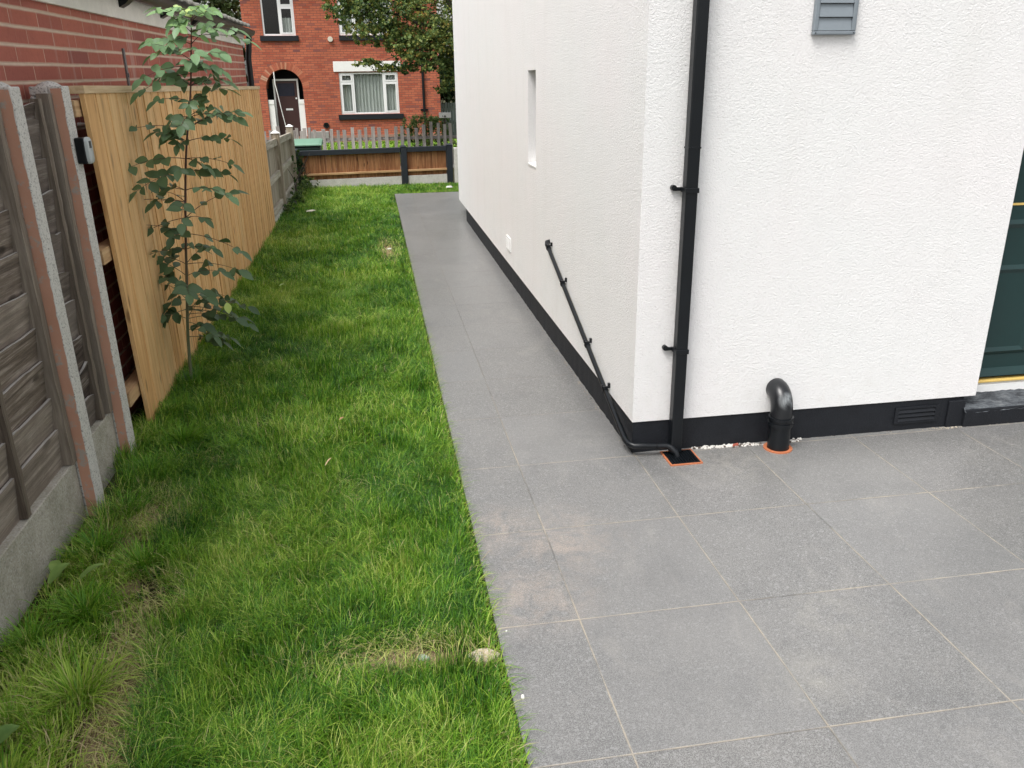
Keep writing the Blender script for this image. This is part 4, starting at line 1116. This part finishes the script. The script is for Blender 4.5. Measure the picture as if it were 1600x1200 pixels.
# street tree in front of the brick house; its trunk stands just behind the white house
r = random.Random(5)
clumps = []
TY = 21.2
def cl(x, z, rx, rz, dens=1.0, dy=0, ry=1.3): clumps.append(((x, TY + dy, z), (rx, ry, rz), dens))
cl(-.30, 3.35, .65, .32, .8); cl(.25, 3.75, .9, .6, 1.4); cl(.55, 2.95, .65, .42, 1.1, .3); cl(-.05, 2.90, .40, .28, .5); cl(1.1, 3.5, .9, .7, 1.8)
cl(1.0, 2.55, .55, .38, 1.0, -.2); cl(1.55, 2.75, .7, .5, 1.5); cl(2.3, 3.0, .9, .7, 1.6); cl(1.5, 2.20, .45, .25, .7)
cl(.05, 2.20, .36, .11, .32, -.4, .5); cl(.40, 2.08, .30, .10, .24, -.4, .5); cl(.85, 2.10, .35, .14, .35, -.3, .6); cl(1.95, 1.85, .30, .30, .5, -.2, .5); cl(1.75, 1.62, .20, .12, .15, -.2, .4)
cl(-.75, 3.75, .45, .25, .5); cl(-.55, 4.2, .9, .6, 1); cl(.5, 4.8, 1.4, .9, 1.8); cl(2.0, 4.6, 1.4, .9, 2.0); cl(3.4, 4.0, 1.3, 1.0, 1.6); cl(3.3, 2.9, .9, .7, 1.2)
cl(1.2, 6.0, 1.6, 1.0, 1.3); cl(2.8, 5.8, 1.5, 1.1, 1.3); cl(4.0, 5.0, 1.0, .9, .8); cl(.3, 5.4, 1.0, .7, .8); cl(2.1, 2.45, .45, .35, .6); cl(2.55, 1.9, .35, .6, .8)
limbs = []
for (ex, ez, dy, r0) in ((-.4, 3.3, 0, .05), (.5, 3.6, .4, .06), (.3, 2.2, -.4, .025), (1.2, 4.6, -.4, .07), (3.6, 4.2, .3, .07), (2.2, 5.4, .4, .08), (1.0, 2.7, 0, .035), (3.2, 3.0, -.3, .05), (-.1, 2.95, .2, .02), (1.5, 5.8, .2, .05)):
    s0 = Vector((2.22, TY, 2.35 + .25 * (ez - 2))); e_ = Vector((ex, TY + dy, ez)); pts = []
    for i in range(9):
        t_ = i / 8; p = s0.lerp(e_, t_); p.z += .22 * math.sin(PI * t_) + r.uniform(-.04, .04); p.y += r.uniform(-.06, .06); pts.append(p)
    limbs.append((pts, [r0 * (1 - .85 * i / 8) for i in range(9)]))
tree('street_tree', 'leafy green tree with some golden leaves overhanging the brick house', (2.25, TY, -.25),
     ([(2.30, TY, -.3), (2.26, TY, .6), (2.22, TY, 1.4), (2.20, TY, 2.3), (2.25, TY, 3.4), (2.3, TY, 5.0)], [.20, .155, .14, .13, .09, .03]),
     limbs, clumps, 1900, .075, M['leaf_tree'], 3, (.52, .46), .04)
# conifer-like trees behind garage and beyond the right end of the brick house
def simple_tree(name, label, x, y, zc, rx, rz, seed, mat, per=1100, size=.16, tint=(.5, .3), base=-.3, group=None):
    r = random.Random(seed); cl_ = []
    for i in range(16):
        a = r.uniform(0, 2 * PI); q = r.random() ** .5
        cl_.append(((x + rx * q * math.cos(a), y + rx * .7 * q * math.sin(a), zc + rz * r.uniform(-.95, .95)), (rx * .42, rx * .42, rz * .3), 1))
    lm = [([Vector((x, y, zc - rz * .6)), Vector((x + rx * .4 * math.cos(a), y + .3, zc)), Vector((x + rx * .8 * math.cos(a), y, zc + rz * .4))], [.09, .05, .015]) for a in (0.3, 1.4, 2.6, 3.6, 5)]
    t_ = tree(name, label, (x, y, base), ([(x, y, base), (x + .1, y, zc - rz * .5), (x, y, zc + rz * .5)], [.2, .15, .04]), lm, cl_, per, size, mat, seed, tint, 0)
    if group: t_['group'] = group
    return t_
simple_tree('background_tree', 'dull olive tree rising above the garage roof, left of brick house', -6.4, 36, 5.4, 2.9, 3.2, 31, M['leaf_far'])
simple_tree('background_tree', 'dark tree showing past the right end of the brick house', 4.4, 38, 3.2, 1.9, 3.2, 32, M['leaf_tree'], size=.15, tint=(.15, .2))

# ================================================================ BRICK HOUSE
bh = empty('brick_house', 'two-storey red brick house with arched doorway across the street', 'house', (-.7, 31, -.25))
HX0, HX1, HY = -3.99, 2.52, 31.0
def bu(x): return x - HX0
AX0, AX1 = -3.44, -2.215                     # arch opening
AC = (AX0 + AX1) / 2; AR = (AX1 - AX0) / 2; ASP = 2.23 - AR
ops = [(bu(AX0), bu(AX1), -.25, ASP + AR), (bu(-.965), bu(1.06), .725, 2.10), (bu(-3.345), bu(-2.28), 3.29, 4.55), (bu(-.83), bu(1.0), 3.29, 4.55)]
mb = MB()
grid_wall(mb, (HX0, HY, 0), (1, 0, 0), (0, -1, 0), HX1 - HX0, 5.3, ops, .10, -.3)
# spandrels round the arch
n = 20; vs = []; 
for k in range(n + 1):
    a = PI - PI * k / n; xx_, zz_ = AC + AR * math.cos(a), ASP + AR * math.sin(a)
    vs += [(xx_, HY, zz_), (xx_, HY, ASP + AR), (xx_, HY + .9, zz_)]
fs = []
for k in range(n):
    a, b = k * 3, k * 3 + 3
    fs += [(a, b, b + 1, a + 1), (a, a + 2, b + 2, b)]
mb.add(vs, fs)
mb.box(HX0, HX1 - .0, HY + 8.0, HY + 8.2, -.3, 5.3)
grid_wall(mb, (HX1, HY, 0), (0, 1, 0), (1, 0, 0), 8, 5.3, [], .1, -.3)
grid_wall(mb, (HX0, HY, 0), (0, 1, 0), (-1, 0, 0), 8, 5.3, [], .1, -.3)
sub(mb.build('wall', M['house_brick'], bh), bh)
# arch ring of upright bricks
r = random.Random(12); mb = MB(); vals = []
nb = 34
for k in range(nb):
    a0, a1 = PI * k / nb + .008, PI * (k + 1) / nb - .008
    r0, r1 = AR + .004, AR + .225
    b = [(AC + rr * math.cos(a), HY - .006, ASP + rr * math.sin(a)) for rr, a in ((r0, a0), (r1, a0), (r1, a1), (r0, a1))]
    tq = [(p[0], HY + .03, p[2]) for p in b]
    mb.hexa(b, tq)
    vals += [r.random()] * 6
t = NT('arch_bricks'); at_ = t.attr('board')
c = t.ramp(at_, [(0.0, (.30, .085, .045)), (.5, (.44, .12, .065)), (.88, (.47, .20, .11)), (1.0, (.48, .32, .22))])
t.bump(t.noise(40, 4), .003)
ar = mb.build('arch', t.fin(c, .9), bh); set_board_attr(ar, vals); sub(ar, bh)
# porch recess, door and white side panels
PD = .75
mb = MB(); mb.box(AX0 - .05, AX0 + .0, HY + .101, HY + PD, -.3, 2.4); mb.box(AX1, AX1 + .05, HY + .101, HY + PD, -.3, 2.4); mb.box(AX0, AX1, HY + PD, HY + PD + .05, -.3, 2.4)
po = sub(mb.build('porch', M['dark_void'], bh), bh)
for (a, b) in ((AX0 + .005, -3.235), (-2.405, AX1 - .005)):
    p_ = sub(MB().box(a, b, HY + .06, HY + .12, -.25, 1.24).build('side_panel', M['white_paint'], bh, .004), bh)
    sub(MB().box(a - .0, b + .0, HY + .045, HY + .0595, 1.10, 1.245).build('capital', M['white_paint'], p_, .004), bh)
d = sub(MB().box(-3.195, -2.445, HY + .40, HY + .45, -.15, 1.86).build('front_door', M['door_brown'], bh), bh)
fr = MB().box(-3.25, -3.1951, HY + .36, HY + .46, -.15, 1.92).box(-2.4449, -2.39, HY + .36, HY + .46, -.15, 1.92).box(-3.1949, -2.4451, HY + .36, HY + .46, 1.861, 1.92)
sub(fr.build('door_frame', M['white_paint'], d), bh)
sub(MB().box(-2.89, -2.65, HY + .39, HY + .3999, .885, .945).build('letterbox', M['white_plastic'], d, .002), bh)
sub(MB().box(-3.10, -2.54, HY + .392, HY + .3999, 1.36, 1.78).build('glazed_panel', mat_plain('dark_door_glass', (.02, .024, .04), .2), d), bh)
sub(MB().tube([(-2.50, HY + .36, 1.28), (-2.50, HY + .40, 1.28)], .03).build('handle', M['white_paint'], d), bh)
sub(MB().tube([(-3.14, HY - .012, 2.15), (-3.135, HY - .012, 1.75), (-3.09, HY - .012, 1.50), (-3.03, HY - .012, 1.05), (-2.895, HY - .012, .20)], [.022, .020, .016, .013, .012], 8).build('conduit', M['white_paint'], bh), bh)
# windows
def casement(x0, x1, z0, z1, cols, transoms, curtain, name='window'):
    """cols: x of mullions; transoms: {col_index: z}"""
    f = .055; y0, y1 = HY + .035, HY + .095
    xs = [x0] + cols + [x1]
    mb = MB().box(x0, x0 + f, y0, y1, z0, z1).box(x1 - f, x1, y0, y1, z0, z1).box(x0 + f, x1 - f, y0, y1, z0, z0 + f).box(x0 + f, x1 - f, y0, y1, z1 - f, z1)
    for c in cols: mb.box(c - f * .6, c + f * .6, y0 + .0, y1, z0 + f, z1 - f)
    w = sub(mb.build(name, M['white_plastic'], bh, .003), bh)
    for i in range(len(xs) - 1):
        sash = MB(); panes = MB()
        a = xs[i] + (f if i == 0 else f * .6); b = xs[i + 1] - (f if i == len(xs) - 2 else f * .6)
        cells = [(z0 + f, z1 - f)]
        if i in transoms:
            zt = transoms[i]; sash.box(a, b, y0 + .003, y1, zt - .025, zt + .025)
            cells = [(z0 + f, zt - .025), (zt + .025, z1 - f)]
        for (c, d_) in cells:
            if i in transoms:
                s_ = .045
                sash.box(a, a + s_, y0 - .012, y1 - .02, c, d_).box(b - s_, b, y0 - .012, y1 - .02, c, d_).box(a + s_, b - s_, y0 - .012, y1 - .02, c, c + s_).box(a + s_, b - s_, y0 - .012, y1 - .02, d_ - s_, d_)
                panes.box(a + s_, b - s_, y0 + .010, y0 + .014, c + s_, d_ - s_)
            else: panes.box(a, b, y0 + .010, y0 + .014, c, d_)
        if sash.v: sub(sash.build('sash', M['white_plastic'], w), bh)
        sub(panes.build('pane', M['glass'], w), bh)
    # room behind
    sub(MB().add([(x0 - .3, HY + 1.2, z0 - .3), (x1 + .3, HY + 1.2, z0 - .3), (x1 + .3, HY + 1.2, z1 + .3), (x0 - .3, HY + 1.2, z1 + .3)], [(0, 1, 2, 3)]).build('room_backdrop', M['dark_void'], w), bh)
    if curtain:
        for (ca, cb, cz0, cz1) in curtain:
            n = int((cb - ca) / .012); vs = []; r = random.Random(int(ca * 100))
            ph = 0
            for i in range(n + 1):
                ph += r.uniform(.35, 1.0)
                xx_ = ca + (cb - ca) * i / n; yy_ = HY + .155 + .03 * math.sin(ph)
                vs += [(xx_, yy_, cz0), (xx_, yy_, cz1)]
            sub(MB().add(vs, [(2 * i, 2 * i + 2, 2 * i + 3, 2 * i + 1) for i in range(n)], True).build('curtain', M['curtain'], w), bh)
    return w
casement(-.965, 1.06, .725, 2.10, [-.49, .555], {0: 1.775, 2: 1.775}, [(-.93, 1.03, .74, 2.08)])
casement(-3.345, -2.28, 3.29, 4.55, [-2.77], {1: 4.19}, [(-2.75, -2.33, 3.3, 3.85)])
casement(-.83, 1.0, 3.29, 4.55, [-.30, .45], {0: 4.15, 2: 4.15}, [(-.8, .97, 3.3, 4.5)])
for (a, b, z) in ((-3.46, -2.20, 3.12), (-.85, 1.08, 3.12), (-1.08, 1.19, .545)):
    sub(MB().box(a, b, HY - .07, HY + .034, z, z + .165 if z > 1 else z + .172).build('sill', M['black_paint'], bh, .004), bh)
sub(MB().box(-1.13, 1.17, HY - .03, HY + .05, 2.13, 2.46).build('lintel', M['white_paint'], bh, .004), bh)
dpb = sub(MB().tube([(1.93, HY - .06, -.2), (1.93, HY - .06, 5.2)], .045, 12).build('downpipe', M['black_plastic'], bh), bh)
sub(MB().box(1.80, 2.06, HY - .05, HY - .0, .80, .86).build('bracket', M['black_plastic'], dpb), bh)
sub(MB().tube([(-1.15, HY - .09, 3.17), (-1.15, HY, 3.17)], .085, 18).build('round_lamp', M['lamp_glass'], bh, .02), bh)
sub(MB().ring((-1.53, HY - .06, .37), (0, 1, 0), .06, .10, .06, 20).tube([(-1.53, HY - .012, .37), (-1.53, HY - .003, .37)], .06).build('flue', M['black_plastic'], bh), bh)
sub(MB().box(-3.9, 2.52, HY - .04, HY - .001, -.3, .02).build('plinth', mat_plain('sandy_plinth', (.30, .17, .12), .9), bh), bh)
sub(MB().box(-2.15, -1.45, HY - .28, HY - .06, -.28, .18).build('step', M['pavement'], bh, .02), bh)
rf = sub(MB().add([(HX0 - .3, HY - .4, 5.25), (HX1 + .3, HY - .4, 5.25), (HX1 + .3, HY + 4, 7.6), (HX0 - .3, HY + 4, 7.6), (HX1 + .3, HY + 8.5, 5.25), (HX0 - .3, HY + 8.5, 5.25)], [(0, 1, 2, 3), (3, 2, 4, 5), (0, 3, 5), (1, 4, 2), (0, 5, 4, 1)]).build('roof', M['slate'], bh), bh)
sub(MB().box(-1.5, -.6, HY + 3.6, HY + 4.4, 7.0, 8.5).build('chimney', M['house_brick'], rf), bh)

# ================================================================ PICKET FENCE, bush, bin, plaque, car, gate
mbh = leaf_cloud('hedge', [((x_, 37.5, z_), (.7, .5, .7), 1) for x_ in (2.6, 3.5, 4.4, 5.3) for z_ in (.3, 1.3, 2.3)], 1300, .13, M['leaf_tree'], None, 61, (.12, .2), 0)
tag(mbh, 'dark green hedge closing the gap beyond the slatted gate', 'hedge')
pf = empty('picket_fence', 'silver-grey picket fence with uneven tops in front of brick house', 'fence', (0, 22, -.25))
r = random.Random(3); x = -3.6; j = 0
pm = []
while x < 2.35:
    h = .93 + .10 * max(0, min(1, (x - .9) / .5)) + r.uniform(-.05, .05)
    if -2.35 < x < -1.25: h += r.choice((-.10, .02, .06))
    w = r.uniform(.070, .095); lean = r.gauss(0, .018)
    mb = MB(); y0_ = 22 + r.uniform(-.01, .01)
    mb.hexa([(x, y0_, -.25), (x + w, y0_, -.25), (x + w, y0_ + .02, -.25), (x, y0_ + .02, -.25)], [(x + lean, y0_, -.25 + h + r.uniform(-.01, .01)), (x + w + lean, y0_, -.25 + h + r.uniform(-.01, .01)), (x + w + lean, y0_ + .02, -.25 + h), (x + lean, y0_ + .02, -.25 + h)])
    o = mb.build('picket', M['grey_picket'], pf); set_board_attr(o, [r.random()] * 6); sub(o, pf)
    x += w + (r.uniform(.075, .115) if not (-2.35 < x < -1.6) else .02); j += 1
for z in (-.05, .40):
    sub(MB().box(-3.6, 2.4, 22.032, 22.07, z, z + .07).build('rail', mk_wood('silvered_rail', ((.13, .115, .105), (.24, .22, .205), (.36, .34, .32)), 'x'), pf), pf)

def shrub(name, label, cls, per, size, mat, seed, base, tint=(.5, .4)):
    root = empty(name, label, 'shrub', base)
    r = random.Random(seed); mb = MB()
    for i in range(9):
        c = r.choice(cls)[0]
        mb.tube([Vector(base), Vector(base).lerp(Vector(c), .5) + Vector((r.uniform(-.1, .1), 0, .05)), Vector(c) + Vector((r.uniform(-.2, .2), r.uniform(-.1, .1), r.uniform(0, .15)))], [.014, .009, .003], 5)
    sub(mb.build('stems', M['bark'], root), root)
    sub(leaf_cloud('foliage', cls, per, size, mat, root, seed, tint, .02, .2), root)
    return root
shrub('shrub', 'straggly green shrub rising above the right end of the pickets', [((1.05, 23.4, .55), (.35, .3, .35), 1), ((1.45, 23.4, .68), (.4, .3, .33), 1.3), ((1.85, 23.4, .55), (.35, .3, .38), 1), ((1.4, 23.3, .2), (.6, .3, .3), .8), ((1.9, 23.2, .15), (.4, .3, .35), .6)], 900, .055, M['leaf_bush'], 8, (1.45, 23.4, -.25))
shrub('climbing_weed', 'tangled weeds at the foot of the pale weathered fence', [((-1.25, 12.6, .08), (.10, .45, .13), 1), ((-1.22, 13.6, .10), (.12, .5, .16), 1.3), ((-1.18, 14.7, .12), (.14, .5, .20), 1.3), ((-1.27, 14.3, .45), (.03, .4, .25), .3), ((-1.1, 15.2, .10), (.18, .2, .14), .6)], 330, .045, M['leaf_bush'], 14, (-1.26, 14.0, -.02), (.25, .4))
shrub('ivy', 'dark ivy with pale edged leaves climbing the left end of low fence', [((-1.27, 15.36, .30), (.085, .04, .30), 1), ((-1.26, 15.34, .58), (.07, .04, .10), .25)], 420, .05, M['leaf_tree'], 15, (-1.27, 15.38, -.02), (.10, .25))
tag(bpy.data.objects['ivy'], None, 'ivy'); 

wb = empty('wheelie_bin', 'dark wheelie bin with pale green lid just beyond the low fence', 'bin', (-1.22, 16.35, -.25))
def bx(o): return sub(o, wb)
bx(MB().hexa([(-1.46, 16.12, -.20), (-1.0, 16.12, -.20), (-1.0, 16.55, -.20), (-1.46, 16.55, -.20)], [(-1.52, 16.05, .68), (-.94, 16.05, .68), (-.94, 16.70, .68), (-1.52, 16.70, .68)]).build('body', M['bin_body'], wb, .02))
ld = MB(); vs = []; prof = ((16.02, .715), (16.04, .735), (16.15, .752), (16.45, .780), (16.70, .785), (16.74, .70))
for (y, z) in prof: vs += [(-1.55, y, z), (-1.50, y, z + .012), (-.96, y, z + .015), (-.91, y, z)]
fs = []
for i in range(len(prof) - 1):
    a, b = i * 4, i * 4 + 4
    fs += [(a + k, a + k + 1, b + k + 1, b + k) for k in range(3)]
fs += [(0, 3, 2, 1), tuple([i * 4 for i in range(6)]), tuple([i * 4 + 3 for i in range(6)][::-1])]
bx(ld.add(vs, fs).build('lid', M['bin_green'], wb, .006))
bx(MB().tube([(-1.48, 16.77, .70), (-.98, 16.77, .70)], .018, 10).build('handle', M['bin_body'], wb))
for x in (-1.47, -1.03): bx(MB().tube([(x - .03, 16.62, -.15), (x + .03, 16.62, -.15)], .10, 20).build('wheel', M['rubber'], wb))

pq = empty('plaque', 'small white plaque on a stake above the picket fence', 'sign', (1.93, 22.5, -.25))
sub(MB().box(1.90, 1.94, 22.50, 22.54, -.25, .90).build('stake', M['bark'], pq, .003), pq)
b_ = sub(MB().box(1.775, 2.085, 22.47, 22.499, .885, 1.015).build('board', M['white_paint'], pq, .008), pq)
sub(MB().box(1.86, 1.875, 22.466, 22.4695, .905, .945).box(1.90, 1.955, 22.466, 22.4695, .895, .935).box(1.915, 1.94, 22.466, 22.4695, .935, .95).build('marking', mat_plain('faded_grey_marks', (.20, .19, .18), .8), b_), pq)

gt = empty('slatted_gate', 'grey-green upright slatted gate at the right end of brick house', 'gate', (3.2, 32, -.25))
mb = MB(); x = 2.56; vals = []; r = random.Random(2)
while x < 4.4: mb.box(x, x + .085, 32, 32.02, -.2, 1.02 + r.uniform(-.02, .02)); vals += [r.random()] * 6; x += .10
o = mb.build('slats', mk_wood('grey_green_slats', ((.05, .07, .06), (.12, .15, .13), (.20, .23, .2)), 'z'), gt); set_board_attr(o, vals); sub(o, gt)
sub(MB().box(2.56, 4.4, 32.0205, 32.06, .1, .18).box(2.56, 4.4, 32.0205, 32.06, .75, .83).build('rail', M['grey_picket'], gt), gt)
# car parked beyond the gate: only its roof shows
car = empty('parked_car', 'pale blue-grey car whose roof shows over the slatted gate', 'car', (3.9, 34.5, -.25))
prof = [(-2.0, .35), (-1.95, .80), (-1.1, .95), (-.45, 1.42), (.9, 1.47), (1.65, 1.05), (2.0, .95), (2.05, .35)]
vs = []
for yy_, inset in ((33.65, 0), (35.35, 0)):
    for (a, b) in prof: 
        ins = .14 if b > 1.2 else 0
        vs.append((4.35 + a * .9, yy_ + (ins if yy_ < 34 else -ins), -.25 + b))
m_ = len(prof)
body = MB().add(vs, [tuple(range(m_)), tuple(range(m_, 2 * m_))[::-1]] + [(i, i + m_, (i + 1) % m_ + m_, (i + 1) % m_) for i in range(m_)])
sub(body.build('body', M['car_paint'], car, .05), car)
sub(MB().add([(4.35 - .90, 33.66, .72), (4.35 - .42, 33.775, 1.12), (4.35 + .78, 33.775, 1.16), (4.35 + 1.30, 33.66, .78)], [(0, 3, 2, 1)]).build('side_window', M['dark_void'], car), car)
for x in (3.1, 5.6):
    w = MB().tube([(x, 33.62, .05), (x, 33.85, .05)], .30, 22); w_ = sub(w.build('tyre', M['rubber'], car), car)
    sub(MB().tube([(x, 33.60, .05), (x, 33.619, .05)], .18, 18).build('rim', M['grey_plastic'], w_), car)

# ================================================================ small things lying about
def weed_leaf(mb_vs, q, ti, base, az, L_, W_, tint, lift=.35, curl=.5):
    d = Vector((math.cos(az), math.sin(az), 0)); s_ = Vector((-d.y, d.x, 0)); o = len(mb_vs)
    r = random.Random(int(L_ * 1e5 + az * 100))
    for i in range(9):
        t_ = i / 8; w = W_ * .5 * (math.sin(PI * min(1, t_ * .93 + .07)) ** .7)
        c = base + d * L_ * t_ + Vector((0, 0, lift * L_ * math.sin(PI * t_ * curl * 1.3)))
        for k, (e, u_) in enumerate(((-1, .18), (-.5, .05), (0, -.02), (.5, .05), (1, .18))):
            mb_vs.append(c + s_ * e * w + Vector((0, 0, u_ * w + .06 * w * math.sin(i * 2.4 + k))))
            ti.append(min(1, max(0, tint + r.gauss(0, .12))))
    for i in range(8):
        for k in range(4):
            a = o + i * 5 + k; q.append((a, a + 1, a + 6, a + 5))
def weed(name, label, base, leaves):
    vs, q, ti = [], [], []
    for (dx, dy, az, L_, W_, tint) in leaves: weed_leaf(vs, q, ti, Vector(base) + Vector((dx, dy, .035)), az, L_, W_, tint)
    return tag(raw_mesh(name, [tuple(p) for p in vs], q, np.zeros((0, 3), int), M['leaf_dock'], ti, None, True), label, 'weed')
weed('broadleaf_weed', 'pale broad-leaved weed against the old fence gravel board', (-1.32, 2.93, 0), [(0, -.02, 1.0, .10, .05, .7), (.02, .02, 2.0, .09, .045, .8), (.10, -.03, .55, .11, .035, .7)])
weed('broadleaf_weed', 'large broad grey-green weed in the bottom left corner of the lawn', (-1.17, 2.0, .02), [(-.02, 0, .7, .11, .07, .2), (-.02, 0, 1.8, .10, .07, .15), (-.04, 0, 2.9, .12, .07, .1)])
def pebble(name, label, cat, c, rx, ry, h, mat, seed, ang=0):
    r = random.Random(seed); n = 9; vs = []
    for j, (q, zz) in enumerate(((1, 0), (.95, .55), (.6, .95))):
        for k in range(n):
            a = 2 * PI * k / n; rr = q * (1 + .18 * math.sin(2 * a + seed) + r.uniform(-.1, .1))
            ex, ey = rx * rr * math.cos(a), ry * rr * math.sin(a)
            vs.append((c[0] + ex * math.cos(ang) - ey * math.sin(ang), c[1] + ex * math.sin(ang) + ey * math.cos(ang), c[2] + zz * h))
    vs.append((c[0], c[1], c[2] + h))
    fs = [(j * n + k, j * n + (k + 1) % n, (j + 1) * n + (k + 1) % n, (j + 1) * n + k) for j in range(2) for k in range(n)] + [(2 * n + k, 2 * n + (k + 1) % n, 3 * n) for k in range(n)]
    return tag(MB().add(vs, fs, False).build(name, mat), label, cat)
M['white_stone'] = mat_plain('chalky_white', (.72, .72, .68), .8, .1, 60)
M['sand_stone'] = mk_conc('sandy_concrete_lump', (.42, .34, .23), (.60, .52, .38), .5)
M['litter'] = mat_plain('faded_wrapper', (.66, .60, .50), .6, .2, 40)
pebble('broken_slab', 'broken sandy concrete lump exposed at the lawn edge by the paving', 'rubble', (.252, 2.262, -.03), .05, .04, .035, M['sand_stone'], 2)
pebble('pebble', 'white chip on the paving beside the lower lawn edge', 'pebble', (.309 + .035, 2.03, .0005), .0065, .009, .006, M['white_stone'], 5)
pebble('pebble', 'tiny pale chip on the paving level with the soil patch', 'pebble', (.345, 2.36, .0005), .004, .004, .003, M['white_stone'], 6)
pebble('stone_chip', 'pale blue-grey flat stone lying in the bare soil patch', 'stone', (.052, 2.285, -.012), .020, .018, .008, mat_plain('blue_grey_stone', (.42, .47, .46), .7, .1, 60), 9)
pebble('pebble', 'white chip on soil beside the near left turf edge', 'pebble', (-.955, 2.55, -.012), .006, .005, .005, M['white_stone'], 12)
pebble('litter', 'crumpled pale wrapper lying on the far lawn', 'litter', (-.945, 12.45, .035), .07, .035, .02, M['litter'], 7, .5)
pebble('litter', 'crumpled white paper at the far end beside the low fence post', 'litter', (1.30, 14.85, .02), .06, .03, .03, M['white_paint'], 13, .2)
pebble('litter', 'white scrap in the worn patch halfway along the lawn', 'litter', (.115, 9.52, -.012), .035, .02, .012, M['white_paint'], 23, .2)
def fallen(name, label, c, L_, W_, az, colr, zt=.03):
    vs, q, ti = [], [], []
    weed_leaf(vs, q, ti, Vector(c), az, L_, W_, .5, .2, .6)
    m = mat_plain(name + '_surface', colr, .7, .2, 50)
    return tag(raw_mesh(name, [tuple(p) for p in vs], q, np.zeros((0, 3), int), m, ti, None, True), label, 'leaf')
fallen('fallen_leaf', 'dry tan leaf on the lawn near the middle', (-.28, 4.27, .06), .035, .016, .7, (.42, .24, .13))
fallen('fallen_leaf', 'curled straw-coloured leaf stalk on the lawn', (-.33, 3.70, .06), .07, .007, 1.1, (.60, .42, .26))
fallen('fallen_leaf', 'pale green leaf fallen on the lawn past the sapling', (-.93, 7.65, .05), .06, .035, .4, (.30, .42, .16))
